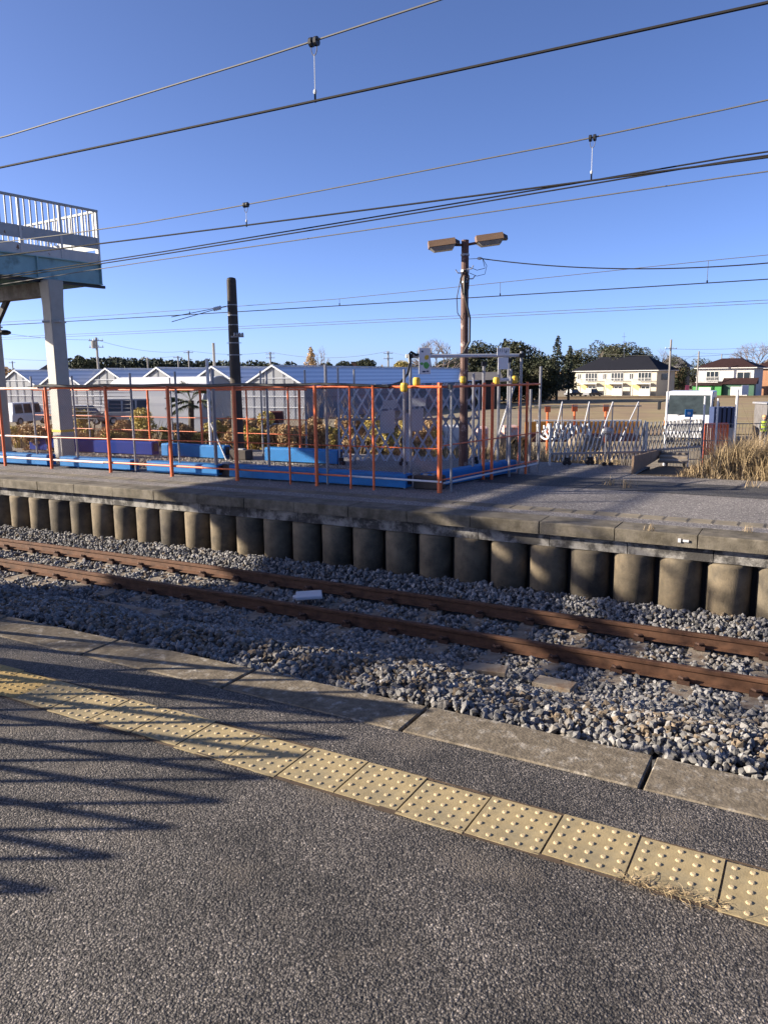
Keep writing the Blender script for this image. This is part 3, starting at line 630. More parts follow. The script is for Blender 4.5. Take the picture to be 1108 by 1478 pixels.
lattice('folding_gate',a,b,.95,.098,.20,.026,WG,'low white folding lattice gate across the ramp beside the pen',castors=(.18,.42),two=WG2,bar=.26)
lattice('folding_gate',P(3.35,18.6,ZF),P(2.35,20.3,ZF),.86,.13,.28,.026,WG2,'grey folding lattice gate in front of the white truck',two=WG2,bar=.2)
q=thing('gate_pivot',at(876,672,16.73),'steel castor post propping the middle of the white folding gate','gate post')
for e in (-.06,.06): tubemb(at(876,672,16.73)+Vector((e,0,0)),at(876,622,16.73)+Vector((e*.4,0,0)),.016).build('leg',M['galv'],q)
p=at(876,622,16.73); MB().ball(p,(.12,.06,.08)).build('hinge_plate',M['bandsteel'],q); 
for e in (-.07,.07): MB().tube([at(876,670,16.73)+Vector((e,-.03,0)),at(876,670,16.73)+Vector((e,.03,0))],.05,10).build('castor',M['black'],q)
# ================================================================== LAMP POST
lp=thing('lamp_post',LB,'tall flaking brown lamp post with two brown lamp heads','lamp post')
MB().tube([LB,LB+Vector((0,0,.9)),LB+Vector((0,0,1.0)),Vector((LB.x,LB.y,LT))],[.105,.10,.088,.078],12).build('pole',M['lampwood'],lp,smooth=False)
def lamp(cx,cz,sgn):
    c=Vector((cx,LB.y,cz)); L=.56
    def ring(x,k): return [c+Vector((x,y*k,z)) for y,z in ((-.20,-.03),(-.13,.105),(.13,.105),(.20,-.03))]
    t=Matrix.Rotation(-.12,4,'Y')
    def R(v): return c+(t@(Vector(v)-c))
    h=MB().loft([[R(p) for p in ring(-L/2,.92)],[R(p) for p in ring(L/2,1)]]); o=h.build('lamp_head',M['lampbrown'],lp)
    e=MB()
    a=[R(p) for p in [c+Vector((L/2+.004,y,z)) for y,z in ((-.18,-.025),(-.125,.08),(.125,.08),(.18,-.025))]]; b_=[R(c+Vector((L/2+.10,y,z))) for y,z in ((-.09,-.05),(-.07,.03),(.07,.03),(.09,-.05))]
    e.loft([a,b_]); e.build('end_cap',M['lampdark'],o)
    g=MB(); g.loft([[R(c+Vector((x,y,-.034))) for x,y in ((-L/2+.02,-.17),(L/2,-.17),(L/2,.17),(-L/2+.02,.17))],[R(c+Vector((x,y,-.12))) for x,y in ((-L/2+.11,-.11),(L/2-.06,-.11),(L/2-.06,.11),(-L/2+.11,.11))]]); g.build('lens',M['lens'],o)
    MB().tube([Vector((LB.x,LB.y,LT-.10)),R(c+Vector((-sgn*(L/2),0,-.03)))],.028).build('lamp_arm',M['lampwood'],lp)
lamp(1.27,4.50,-1); lamp(2.27,4.60,1)
for z in (4.28,3.95,3.72): MB().tube([(LB.x,LB.y,z),(LB.x,LB.y,z+.04)],.093,12).build('band',M['bandsteel'],lp)
# step bolts, hanging loops and service line
for dx,z in ((-.16,3.92),(.16,3.80),(.13,4.0)): MB().tube([(LB.x,LB.y-.06,z),(LB.x+dx,LB.y-.10,z),(LB.x+dx*1.3,LB.y-.10,z+.07)],.012,6).build('step_bolt',M['bandsteel'],lp)
def loop(pts,r,l): tag(MB().tube(pts,r,6).build('cable_loop',M['black'],lp))
loop([(LB.x-.02,LB.y-.10,3.98),(LB.x-.10,LB.y-.11,3.8),(LB.x-.05,LB.y-.11,3.5),(LB.x+.0,LB.y-.11,3.42),(LB.x+.06,LB.y-.11,3.6),(LB.x+.07,LB.y-.11,3.85),(LB.x,LB.y-.1,3.98)],.018,'')
loop([(LB.x-.08,LB.y-.09,3.9),(LB.x-.18,LB.y-.1,3.4),(LB.x-.16,LB.y-.1,3.1),(LB.x-.06,LB.y-.1,2.95),(LB.x-.02,LB.y-.1,3.1)],.010,'')
EA=at(692,373,16.9)
for dz,x1 in ((0,0),(-.12,.05)): loop([(LB.x+.08,LB.y-.04,4.05+dz),(LB.x+.25,LB.y-.04,3.98+dz),(LB.x+.42,LB.y-.03,4.02+dz),(EA.x+.1+x1,EA.y,EA.z-.15),(EA.x+.06,EA.y,EA.z)],.006,'')
MB().tube([(LB.x,LB.y,EA.z+.0),EA],.006,5).build('tie_wire',M['wire_grey'],lp); MB().ball(EA,(.06,.03,.03)).build('tie_insulator',M['porcelain'],lp)
pts=[]
for i in range(25):
    u=i/24; p=EA.lerp(at(1300,356,13.5),u); p.z-=.28*4*u*(1-u); pts.append(p)
tag(MB().tube(pts,.012,5).build('service_cable',M['wire'],loc=EA),'dark service cable running right from the lamp post','cable')
# ================================================================== CONCRETE POLE
cb=P(13.3,17.0,ZF-1.2)
cpn=thing('concrete_pole',cb,'dark round topped concrete pole behind the pen','pole')
ztop=4.44; MB().tube([cb,Vector((cb.x,cb.y,0)),Vector((cb.x,cb.y,ztop-.08)),Vector((cb.x,cb.y,ztop-.02)),Vector((cb.x,cb.y,ztop))],[.17,.165,.128,.11,.05],16).build('mast',M['cpole'],cpn,smooth=False)
for k,z in enumerate([3.72,3.45,3.2,2.72,2.4,2.1,1.8,1.5,1.2,.95,.7]):
    r=.135+.03*(3.7-z)/4; q=MB().tube([(cb.x,cb.y,z-.012),(cb.x,cb.y,z+.012)],r,16)
    if z<2.8: q.tube([(cb.x-r-.05,cb.y,z),(cb.x+r+.06,cb.y,z)],.009,5)
    q.build('pole_band',M['bandsteel'],cpn)
q=MB()
for k in range(4): q.ball((cb.x+.06+.07*k,cb.y-.17,2.93),(.035,.05,.06),8,5)
q.bar((cb.x-.05,cb.y-.15,2.88),(cb.x+.3,cb.y-.17,2.88),.04); q.build('bracket',M['bandsteel'],cpn)
i0=Vector((cb.x-.13,cb.y,3.70)); i1=at(248,461,20.3)
q=MB()
for k in range(4): p=i0.lerp(i1,.14+.035*k); q.ball(p,(.035,.05,.06),8,5)
q.build('insulator',M['porcelain'],cpn)
for dz in (.06,-.06): tubemb(i0,i1+Vector((0,0,dz)),.010,5).build('stay_wire',M['wire_grey'],cpn)
# ================================================================== FOOTBRIDGE
BA=Vector((math.sin(math.radians(34.5)),math.cos(math.radians(34.5)),0)); BT=Vector((-BA.y,BA.x,0))   # along deck, across (left)
E0=Vector((-7.23,20.6,0))            # far right corner of the deck
BW=3.25; ZB=4.17; LN=20.4
fb=thing('footbridge',E0-BA*1.6+Vector((0,0,ZF)),'old footbridge deck with white railings and pale column','footbridge')
def bp(u,v,z): p=E0-BA*u+BT*v; p.z=z; return p       # u metres back from the far end, v across
for v in (0,BW):
    q=MB()
    for vv,zz0,zz1,ww in ((v,ZB,ZB+.78,.03),): q.bar(bp(0,v,ZB+.26),bp(LN,v,ZB+.26),.03,.52)
    q.bar(bp(0,v,ZB+.012),bp(LN,v,ZB+.012),.16,.024); q.bar(bp(0,v,ZB+.51),bp(LN,v,ZB+.51),.16,.024)
    for k in range(12): q.bar(bp(.02+1.75*k,v,ZB+.03),bp(.02+1.75*k,v,ZB+.495),.03,.14,up=BT)
    q.build('girder',M['bridge_teal'],fb)
MB().bar(bp(.0,0.02,ZB+.26),bp(.0,BW-.02,ZB+.26),.03,.50).build('girder',M['bridge_teal'],fb)
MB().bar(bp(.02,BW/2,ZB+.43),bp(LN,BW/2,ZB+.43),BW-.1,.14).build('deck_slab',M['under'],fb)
MB().bar(bp(-.12,.03,ZB-.04),bp(LN,.03,ZB-.04),.07,.07).build('drain_pipe',M['black'],fb)
def railing(u0,v0,u1,v1,zb,solid=True):
    a=bp(u0,v0,0); b=bp(u1,v1,0); L=(b-a).length; ax=(b-a).normalized()
    def pt(x,z): p=a+ax*x; p.z=z; return p
    tag(MB().bar(pt(0,zb+1.29),pt(L,zb+1.29),.07,.05).build('handrail',M['bridge_grey'],fb))
    MB().bar(pt(0,zb+.13),pt(L,zb+.13),.03,.24).build('base_plate',M['bridge_white'],fb)
    MB().bar(pt(0,zb+.50),pt(L,zb+.50),.025,.28).build('kick_plate',M['bridge_grey'],fb)
    q=MB(); x=.12
    while x<L: q.bar(pt(x,zb+.63),pt(x,zb+1.27),.020,.034,up=ax); x+=.155
    q.build('balusters',M['bridge_white'],fb)
    x=.03
    while x<L: MB().bar(pt(x,zb+.0),pt(x,zb+1.27),.05,.06,up=ax).build('rail_post',M['bridge_white'],fb); x+=1.05
railing(0,-.03,LN,-.03,ZB+.52); railing(0.03,BW+.03,14.0,BW+.03,ZB+.52); railing(.0,0.05,.0,BW-.05,ZB+.52)
cx=Vector((-7.98,19.30,0))
for off in (0,2.85):
    c=cx+BT*off
    def sq(z,h): return [Vector((c.x,c.y,z))+BA*i*h+BT*j*h for i,j in ((-1,-1),(1,-1),(1,1),(-1,1))]
    MB().loft([sq(ZF,.18),sq(2.9,.18),sq(3.55,.18),sq(ZB-.02,.205)]).build('column',M['column'],fb,bevel=.02)
    MB().bar(c+Vector((0,0,3.15)),c+Vector((0,0,3.19)),.42,.42).build('column_band',M['bridge_grey'],fb)
    MB().bar(Vector((c.x,c.y,ZF)),Vector((c.x,c.y,ZF+.05)),.5,.5).build('base_flange',M['cpole'],fb)
q=MB().bar(cx+Vector((0,0,ZB-.22))-BT*.1,cx+BT*2.7+Vector((0,0,ZB-.22)),.26,.34); q.build('cross_beam',M['beamdark'],fb)
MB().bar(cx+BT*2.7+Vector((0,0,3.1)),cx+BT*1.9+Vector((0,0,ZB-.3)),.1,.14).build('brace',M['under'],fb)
MB().loft([[Vector((cx.x,cx.y,z))+BA*i*.186+BT*j*.186 for i,j in ((-1,-1),(1,-1),(1,1),(-1,1))] for z in (.50,.56)]).build('yellow_band',M['yellow'],fb)
bl_=at(7,480,20.2); bq=thing('hanging_lamp',bl_,'small dark lamp hanging under the footbridge at the left edge','lamp'); MB().ball(bl_,(.16,.16,.07),12,6).build('shade',M['black'],bq); tubemb(bl_+Vector((-.1,0,.02)),bl_+Vector((-.5,.1,.16)),.02).build('arm',M['black'],bq)
# near end: unseen shade casters added beyond the left frame edge
NEAR=14.7
for s_,v in ((0,-.0),):
    pass
q=MB()
# unseen slab and side panels, placed to shade the ballast at left
la=bp(9.0,BW,ZB+.55); 
q.bar(bp(17.9,BW+.02,ZB+.4),bp(17.9,BW+3.0,ZB+.4),4.6,.3); q.build('shade_slab',M['under'],fb)
for u in (15.6,20.2):
    MB().bar(bp(u,BW+.05,ZB+1.0),bp(u,BW+3.0,ZB+1.0),.04,1.3).build('shade_panel',M['bridge_white'],fb)
# unseen inverted V bars, added to cast the striped shadows on the near platform
sh=1/math.tan(ELEV)
cf=thing('shadow_frame',(-8.2,3.0,0),'row of slim steel stair frames standing beside the near platform','stair frame')
HT=1.2
for i in range(-7,11):
    tip=Vector((-.54,3.20,0))+Vector((-.165,-.19,0))*i*1.0
    if i>4: tip=Vector((-.54,3.20,0))+Vector((-.165,-.19,0))*i
    c=tip-Vector((HT*sh,0,0)); c.z=HT
    MB().bar(c,(c.x,c.y,0),.032).build('upright_bar',M['galv'],cf)
    MB().bar(c,(c.x-.25,c.y+.34*HT*sh*.92,0),.032).build('raking_bar',M['galv'],cf)
c=Vector((.12-HT*sh,3.84,HT)); MB().bar(c,(c.x-.25,c.y+.34*HT*sh*.92,.1),.26,.05).build('shadow_plank',M['galv'],cf)  # wide raking plank, added for the broad dark shadow among the stripes
# ================================================================== OVERHEAD WIRES
def wire(d,pts,r,m,label,name='contact_wire',cat='overhead wire',ext=True):
    pts=sorted(pts); ss=[p[0] for p in pts]; zs=[p[1] for p in pts]
    out=[P(s,d if not callable(d) else d(s),float(np.interp(s,ss,zs))) for s in srange(ss[0],ss[-1],1.5)]
    c=P(5,d if not callable(d) else d(5),float(np.interp(5,ss,zs)))
    return tag(MB().tube(out,r,6).build(name,m,loc=c),label,cat)
def smooth(pts):   # refine through a quadratic fit so the span hangs smoothly
    a=np.array(pts); k=np.polyfit(a[:,0],a[:,1],2); return [(s,float(np.polyval(k,s))) for s in np.arange(-14,34,1.5)]
wire(5.3,[(-14,3.87),(34,3.83)],.0105,M['wire'],'thick dark contact wire highest across the picture, nearest the camera')
wire(5.3,[(34,4.75),(26,4.45),(18,4.2),(12,4.10),(7.12,4.12),(3.5,4.27),(2.45,4.33),(0,4.47),(-6,4.9),(-14,5.6)],.0080,M['wire_grey'],'grey messenger wire at the top of the picture','messenger_wire')
wire(8.51,[(-14,3.80),(34,3.72)],.0105,M['wire'],'dark contact wire over the rusty track')
wire(8.51,[(34,4.7),(24,4.3),(16,4.0),(9.16,3.95),(6.62,4.02),(2.23,4.19),(.64,4.28),(-5,4.65),(-14,5.4)],.0080,M['wire_grey'],'grey messenger wire over the rusty track','messenger_wire')
for dz,l in ((0,'upper'),(-.035,'lower')):
    wire(8.9,[(-14,3.98+dz),(.6,3.93+dz),(9.2,3.60+dz),(14,3.46+dz),(34,3.5+dz)],.0085,M['wire'],l+' of the two close parallel wires slanting below the track contact wire')
wire(8.9,[(-14,3.9),(.6,3.74),(9.2,3.50),(14,3.3),(34,3.35)],.0070,M['wire_grey'],'thin grey wire slanting lowest above the fence, ending behind the bridge','feeder_wire')
wire(18,[(-16,3.68),(60,3.58)],.0110,M['wire'],'contact wire behind the lamp post and concrete pole')
wire(18,[(60,4.1),(40,3.8),(22,3.72),(10.7,3.82),(6.5,3.96),(2.2,4.11),(-16,4.5)],.0070,M['wire_grey'],'thin messenger wire behind the lamp post','messenger_wire')
wire(19,[(-16,3.35),(60,3.25)],.0060,M['wire_grey'],'upper of the two faint parallel wires far behind the pen','feeder_wire')
wire(19,[(-16,3.29),(60,3.17)],.0060,M['wire_grey'],'lower of the two faint parallel wires far behind the pen','feeder_wire')
def hanger(s,d,zc,zm,label,big=True):
    c=P(s,d,zc); t,n=frame(s); o=thing('wire_hanger',c,label,'wire hanger','hangers of the overhead wires'); k=1 if big else .85
    if big:
        q=MB()
        for e in (-.022,.022): q.tube([P(s,d,zm)+t*(e-.012)*k,P(s,d,zm)+t*(e+.012)*k],.034*k,12)
        q.build('hanger_insulator',M['black'],o)
        q=MB(); pts=[P(s,d,zm)+t*.026*math.cos(a)*k*1.0+Vector((0,0,-.045-.05*k*math.sin(a))) for a in [i*math.pi/8 for i in range(9)]]; pts=[P(s,d,zm)+t*.026*k]+pts+[P(s,d,zm)-t*.026*k]; q.tube(pts,.0035,5); q.build('shackle',M['wire_grey'],o)
        tubemb(P(s,d,zm-.09*k),P(s,d,zc+.06),.0035,5).build('rod',M['porcelain'],o)
        MB().ball(P(s,d,zc+.075),(.014,.014,.02),8,5).build('bead',M['porcelain'],o); MB().bar(P(s,d,zc),P(s,d,zc+.06),.014).build('wire_clamp',M['black'],o)
    else:
        tubemb(P(s,d,zm),P(s,d,zc),.006,5).build('rod',M['wire_grey'],o); MB().bar(P(s,d,zc),P(s,d,zc+.06),.025).build('wire_clamp',M['black'],o)
hanger(3.49,5.3,3.845,4.27,'largest wire hanger with black discs at the top of the picture')
hanger(6.62,8.51,3.745,4.02,'black disc wire hanger above and left of the lamp post'); hanger(2.22,8.51,3.78,4.19,'black disc wire hanger at upper right of the sky')
for s,zm,l in ((10.7,3.82,'thin rod hanger behind, left of the lamp post'),(6.5,3.96,'thin rod hanger just right of the lamp post'),(2.18,4.11,'thin rod hanger at the right of the sky'),(15.5,3.75,'thin rod hanger beside the bridge column')): hanger(s,18,3.65,zm,l,False)
# ================================================================== RIGHT SIDE: board, steps, grass
a=at(911,671,15.3); q=MB(); a0=Vector((4.93,15.25,ZF)); b0=Vector((6.95,19.1,ZF-.02))
q.prism([a0,b0,b0+Vector((0,0,.16)),a0+Vector((0,0,.36))],(.035,-.02,0)); tag(q.build('plank_wall',M['plank'],loc=a0),'weathered wooden board standing on edge beside the ramp','board')
st=thing('timber_step',Vector((6.6,17.6,ZF)),'grey timber steps on the slope behind the board','steps')
for k in range(3): MB().box((6.60+.17*k,17.5+.42*k,ZF+.0+.05*k),(.62,.42,.06),(.9,-.42,0)).build('tread',M['tread'],st,bevel=.006)
for k in (0,1): MB().bar((6.42+.4*k,17.4,ZF-.08),(6.8+.4*k,18.5,ZF+.05),.05,.10).build('stringer',M['tread'],st)
def grass(name,n,fs,hmin,hmax,m,bend=.5,wd=.006):
    V=np.zeros((n,5,3)); 
    for i in range(n):
        s,d=fs(); z0=ZF-.02 if d<15.7 else max(-1.3,ZF-.1-.12*(d-15.7)); b=np.array(P(s,d,z0)); h=random.uniform(hmin,hmax)*(min(1,max(.3,(2.6-s)/1.2)) if s<3 else 1)*(1+.25*math.sin(s*3.1+d)); a=random.uniform(0,6.28); l=h*random.uniform(.05,bend)
        dx=np.array([math.cos(a),math.sin(a),0]); wv=np.array([-math.sin(a),math.cos(a),0])*wd
        V[i,0]=b-wv;V[i,1]=b+wv;V[i,2]=b+dx*l*.35+[0,0,h*.62]+wv*.7;V[i,3]=b+dx*l*.35+[0,0,h*.62]-wv*.7;V[i,4]=b+dx*l+[0,0,h*random.uniform(.8,1)]
    idx=np.arange(n)[:,None]*5; F=np.concatenate([idx+np.array([[0,1,2]]),idx+np.array([[0,2,3]]),idx+np.array([[3,2,4]])])
    return tag(np_mesh(name,V.reshape(-1,3),F,m),kind='stuff')
def clump_s(): 
    while True:
        s=random.uniform(-5.5,2.3); d=15.75+abs(random.gauss(0,1.9))
        if s<2.25-.12*(d-15.7) and random.random()<.55+.45*math.sin(s*2.3+d*1.7): return s,d
grass('dry_grass',36000,clump_s,.40,.98,M['dry'],1.0,.006)
grass('dry_grass',1800,lambda:(random.uniform(-5.5,1.2),random.uniform(17,20.5)),1.0,1.7,M['dry'],.35,.004)
grass('dry_grass',2600,lambda:(random.uniform(-5.5,2.6),random.uniform(15.6,15.95)),.05,.22,M['dry'],1.6,.006)
grass('green_grass',1500,lambda:(random.uniform(-3.2,.2),15.65+abs(random.gauss(0,.35))),.08,.28,M['greengrass'],.9,.006)
# ================================================================== VEGETATION
def leaves(n,blobs,size):
    V=[]; tot=sum(b[3] for b in blobs)
    C=[];
    for c,r,sq,w_ in blobs:
        k=max(4,int(n*w_/tot)); u=rng.normal(size=(k,3)); u/=np.linalg.norm(u,axis=1)[:,None]; rr=rng.uniform(.55,1.05,k)**.6
        C.append(np.array(c)+u*(rr*r)[:,None]*np.array([1,1,sq]))
    C=np.concatenate(C); n=len(C); a=rng.normal(size=(n,3)); a/=np.linalg.norm(a,axis=1)[:,None]; b=np.cross(a,rng.normal(size=(n,3))); b/=np.linalg.norm(b,axis=1)[:,None]
    sz=size*rng.uniform(.6,1.3,n)[:,None]; V=np.stack([C-a*sz-b*sz*.1,C-b*sz*.5,C+a*sz,C+b*sz*.5],1)
    return V.reshape(-1,3),np.arange(4*n).reshape(n,4)
def crown_blobs(c,rx,rz,n,low=.35):
    out=[]
    for i in range(n):
        a=random.uniform(0,6.28); e=random.uniform(-low,1); q=math.sqrt(max(.05,1-e*e*.8)); k=random.uniform(.45,.8)
        r=rx*random.uniform(.28,.46); out.append(((c[0]+rx*k*q*math.cos(a),c[1]+rx*k*q*math.sin(a),c[2]+rz*e*.86),r,min(1,rz/rx+.15),r*r))
    return out
def tree(x,ytop,Y,hpx,wpx,m,label,n=2200,base=None,name='evergreen_tree',leaf=None,group=None):
    tp_=at(x,ytop,Y); zb=ground_z(tp_.x,Y) if base is None else base; wd=wpx/FPX*Y; hh=hpx/FPX*Y; rz=hh/2; c=(tp_.x,Y,tp_.z-rz)
    o=thing(name,(tp_.x,Y,zb),label,'tree',group)
    zc=max(c[2]-rz*.2,zb+.4)
    MB().tube([(tp_.x,Y,zb),(tp_.x+wd*.02,Y,(zb+zc)/2),(tp_.x,Y,zc+rz*.4)],[.035*hh+.08,.03*hh+.05,.02*hh],7).build('trunk',M['bark'],o)
    hh2=min(hh*1.05,tp_.z-zb-.3); rz=hh2/2; c=(tp_.x,Y,tp_.z-rz); V,F=leaves(n*4,crown_blobs(c,wd/2,rz,max(20,int(26+wd)),.85),leaf or (.014*wd+.09)); np_mesh('crown',V,F,m,o); return o
def conifer(x,ytop,Y,ybot,wpx,label,m=None,n=1800):
    tp_=at(x,ytop,Y); zb=ground_z(tp_.x,Y); bz=at(x,ybot,Y).z; wd=wpx/FPX*Y; o=thing('conifer_tree',(tp_.x,Y,zb),label,'tree')
    MB().tube([(tp_.x,Y,zb),(tp_.x,Y,tp_.z)],[.25,.04],7).build('trunk',M['bark'],o); bl=[]; H=tp_.z-bz
    for k in range(26):
        u=k/25; r=wd/2*(1-u)**.8+.12*wd*.3; 
        for j in range(3): a=random.uniform(0,6.28); q=r*random.uniform(.2,.65); bl.append(((tp_.x+q*math.cos(a),Y+q*math.sin(a),bz+H*u),max(.25,r*.42),.45,r+.3))
    V,F=leaves(n,bl,.022*wd+.12); np_mesh('crown',V,F,m or M['conifer'],o); return o
def bare(x,ytop,Y,wpx,label,hpx,name='bare_tree',flat=1.0,m=None,depth=6,r0=.18,lo=.42,base=None,split=.36):
    tp_=at(x,ytop,Y); zb=ground_z(tp_.x,Y) if base is None else base; H=tp_.z-zb; W_=wpx/FPX*Y/2; cc=hpx/FPX*Y
    o=thing(name,(tp_.x,Y,zb),label,'tree' if 'tree' in name else 'shrub'); tr=MB(); br=MB(); z1=zb+max(.12*H,H-cc)
    tr.tube([(tp_.x,Y,zb),(tp_.x,Y,z1)],[r0,r0*.8],7); tr.build('trunk',M['bark'],o)
    def grow(p,d,L,r,k):
        q=p+d*L; mid=(p+q)/2+Vector((random.gauss(0,.04),random.gauss(0,.04),0))*L; br.tube([p,mid,q],[r,r*.85,r*.7],4 if k>2 else 5,False)
        if k>=depth: return
        for j in range(3 if k<4 else 2):
            a=Vector((random.gauss(0,1),random.gauss(0,1),random.gauss(.25,.6))).normalized(); nd=(d+a*split*1.7).normalized(); nd.z=max(nd.z,-.05)
            # steer towards the crown envelope
            e=q+nd*L*.78
            rel=((e.x-tp_.x)/W_)**2+((e.y-Y)/W_)**2+(max(0,(e.z-z1))/(tp_.z-z1))**2
            if rel>1.05: continue
            grow(q,nd,L*random.uniform(.68,.85),r*.62,k+1)
    for j in range(7):
        a=j*.9+random.random(); d=Vector((math.cos(a)*flat,math.sin(a)*flat,random.uniform(.5,1.1))).normalized(); grow(Vector((tp_.x,Y,z1-.02)),d,(tp_.z-z1)*.33,r0*.55,1)
    br.build('branches',m or M['twig'],o); return o
# shrubs behind the pen
G='shrubs behind the pen'
def shrub(x,ytop,Y,wpx,m,label,n=900,hm=None,name='shrub'):
    t_=at(x,ytop,Y); zb=ground_z(t_.x,Y); H=t_.z-zb; wd=wpx/FPX*Y; o=thing(name,(t_.x,Y,zb),label,'shrub'); q=MB()
    for k in range(9): a=random.uniform(0,6.28); q.tube([(t_.x,Y,zb),(t_.x+.25*wd*math.cos(a),Y+.25*wd*math.sin(a),zb+H*.45),(t_.x+.45*wd*math.cos(a),Y+.4*wd*math.sin(a),zb+H*.8)],[.025,.018,.006],5)
    q.build('stems',M['bark'],o); bl=[]
    for k in range(16): a=random.uniform(0,6.28); r=wd*random.uniform(.14,.24); q_=random.uniform(.0,.33)*wd; bl.append(((t_.x+q_*math.cos(a),Y+q_*math.sin(a),zb+random.uniform(.25,.92)*H-r*.3),r,.8,r*r))
    V,F=leaves(n*9,bl,.036); np_mesh('foliage',V,F,m,o); return o
for x,y,Y,w_,m,l in [(118,585,26,36,'yellowleaf','yellow green shrub right of the footbridge column'),(205,588,26,76,'yellowleaf','wide yellow green shrub in front of the silver van'),(180,606,24.5,60,'brownleaf','brown leafed shrub left of the palm'),(372,594,25.5,62,'yellowleaf','yellow green shrub right of the concrete pole'),(335,610,24.5,50,'brownleaf','low brown shrub left of the concrete pole'),(420,612,24.5,60,'brownleaf','low brown shrub behind the blue beam'),(552,590,25,52,'yellowleaf','yellow green shrub behind the folding gate'),(508,602,26,60,'brownleaf','brown shrub behind the left leaf of the folding gate'),(625,606,26,52,'brownleaf','brown shrub left of the lamp post'),(40,604,26,80,'brownleaf','low dry brown shrub at the left frame edge'),(100,616,25,90,'brownleaf','low dry brown shrub behind the column'),(480,606,22.5,18,'yellowleaf','narrow yellow shrub at the hinge of the folding gate'),(260,612,26,60,'brownleaf','brown shrub at the foot of the palm'),(450,602,27,60,'brownleaf','tall brown shrub behind the bare stems'),(590,600,27,50,'yellowleaf','yellow shrub in the middle behind the folding gate')]:
    shrub(x,y-4,Y-2,w_*1.1,M[m],l,1300)
for i in range(26):
    x=10+25*i+random.uniform(-8,8); shrub(x,random.uniform(598,614),random.uniform(21.5,25),random.uniform(34,60),M['yellowleaf' if random.random()<.5 else 'brownleaf'],'low dry brush in the row behind the pen',700)['group']='low dry brush behind the pen'
for i,(x,y,Y,w_,l) in enumerate([(425,565,27,60,'tall bare brown shrub left of the folding gate'),(462,562,27.5,60,'tall bare brown shrub against the greenhouse wall'),(500,572,28,60,'bare brown shrub behind the gate hinge'),(320,572,27,46,'bare dark shrub right of the palm'),(535,566,28.5,60,'bare brown shrub behind the middle of the left gate leaf')]):
    bare(x,y,Y,w_,l,70,'bare_shrub',.45,M['twig'],6,.02,.3,split=.26)
# palm
pc=at(274,640,25); zb=ground_z(pc.x,25); pt_=at(276,578,25); pm=thing('palm_tree',(pc.x,25,zb),'small dark fan palm growing behind the pen','palm')
MB().tube([(pc.x,25,zb),(pt_.x,25,pt_.z)],[.11,.09],8).build('trunk',M['bark'],pm); V=[];F=[]
for k in range(26):
    a=random.uniform(0,6.28); e=random.uniform(-.5,1.2); st_=Vector((math.cos(a)*math.cos(e),math.sin(a)*math.cos(e),math.sin(e))); c=Vector(pt_)+st_*.45; sdv=st_.cross(Vector((0,0,1))).normalized(); upv=sdv.cross(st_)
    for j in range(11):
        b=(j-5)/5*1.25; d=(st_*math.cos(b)+sdv*math.sin(b)).normalized(); L=.42*(1-.15*abs(b)); wv=d.cross(upv).normalized()*.018; k0=len(V)
        V += [c-wv,c+wv,c+d*L*.7+wv*.8-Vector((0,0,.05)),c+d*L-Vector((0,0,.13)),c+d*L*.7-wv*.8-Vector((0,0,.05))]; F.append((k0,k0+1,k0+2,k0+3,k0+4))
    k0=len(V); wv=sdv*.012; V += [Vector(pt_)-wv,Vector(pt_)+wv,c+wv,c-wv]; F.append((k0,k0+1,k0+2,k0+3))
MB().add(V,F).build('fronds',M['darkleaf'],pm)
grass('dry_grass',20000,lambda:(random.uniform(5,27),random.uniform(18.5,27)),.35,.95,M['dry'],.7,.009)
# ================================================================== GREENHOUSES
GA=math.radians(27); gn=Vector((math.sin(GA),math.cos(GA),0)); gt=Vector((-math.cos(GA),math.sin(GA),0))
G0=Vector((-11.0,78.6,-2.35)); GW=7.6
labs=['glazed greenhouse with the long roof running to the right','second greenhouse gable left of the long roof, behind the white tunnel','third greenhouse gable from the right, behind the orange fence','greenhouse gable just right of the footbridge column','greenhouse gable hidden behind the footbridge column','leftmost greenhouse near the dark house']
for k in range(6):
    c=G0+gt*GW*k; g=thing('greenhouse',c,labs[k],'greenhouse','row of joined greenhouses'); L=52; ez,rz=3.25,5.25; hw=GW/2
    def g_(u,v,z): p=c+gn*u+gt*v; p.z=c.z+z; return p
    MB().add([g_(0,-hw,ez),g_(0,hw,ez),g_(0,0,rz)],[(0,1,2)]).build('gable_wall',M['gable'],g)
    for u in (0,L): MB().add([g_(u,-hw,0),g_(u,hw,0),g_(u,hw,ez-.01),g_(u,-hw,ez-.01)],[(0,1,2,3)]).build('end_wall',M['film'],g)
    q=MB(); 
    for s_ in (-1,1):
        if s_==-1 and k>0: continue
        q.prism([g_(.0,s_*(hw-.02),0),g_(L,s_*(hw-.02),0),g_(L,s_*(hw-.02),ez),g_(0,s_*(hw-.02),ez)],gt*s_*-.05)
    if q.v: q.build('side_wall',M['film'],g)
    q=MB()
    for s_ in (-1,1): q.add([g_(-.1,s_*hw,ez+.03),g_(L+.1,s_*hw,ez+.03),g_(L+.1,0,rz+.05),g_(-.1,0,rz+.05)],[(0,1,2,3)])
    q.build('roof',M['ghroof'],g)
    q=MB()
    for s_ in (-1,1): q.bar(g_(-.15,s_*hw,ez+.08),g_(-.15,0,rz+.10),.14,.16)
    for v in (-2.5,-1.25,0,1.25,2.5): q.bar(g_(-.06,v,0),g_(-.06,v,rz-abs(v)*.526-.05),.06,.06)
    for z in (1.2,2.3,ez,4.1): hwz=hw if z<=ez else (rz-z)/.526; q.bar(g_(-.07,-hwz,z),g_(-.07,hwz,z),.06,.06)
    q.bar(g_(-.2,0,rz+.12),g_(L+.2,0,rz+.12),.2,.12); q.build('frame',M['ghframe'],g)
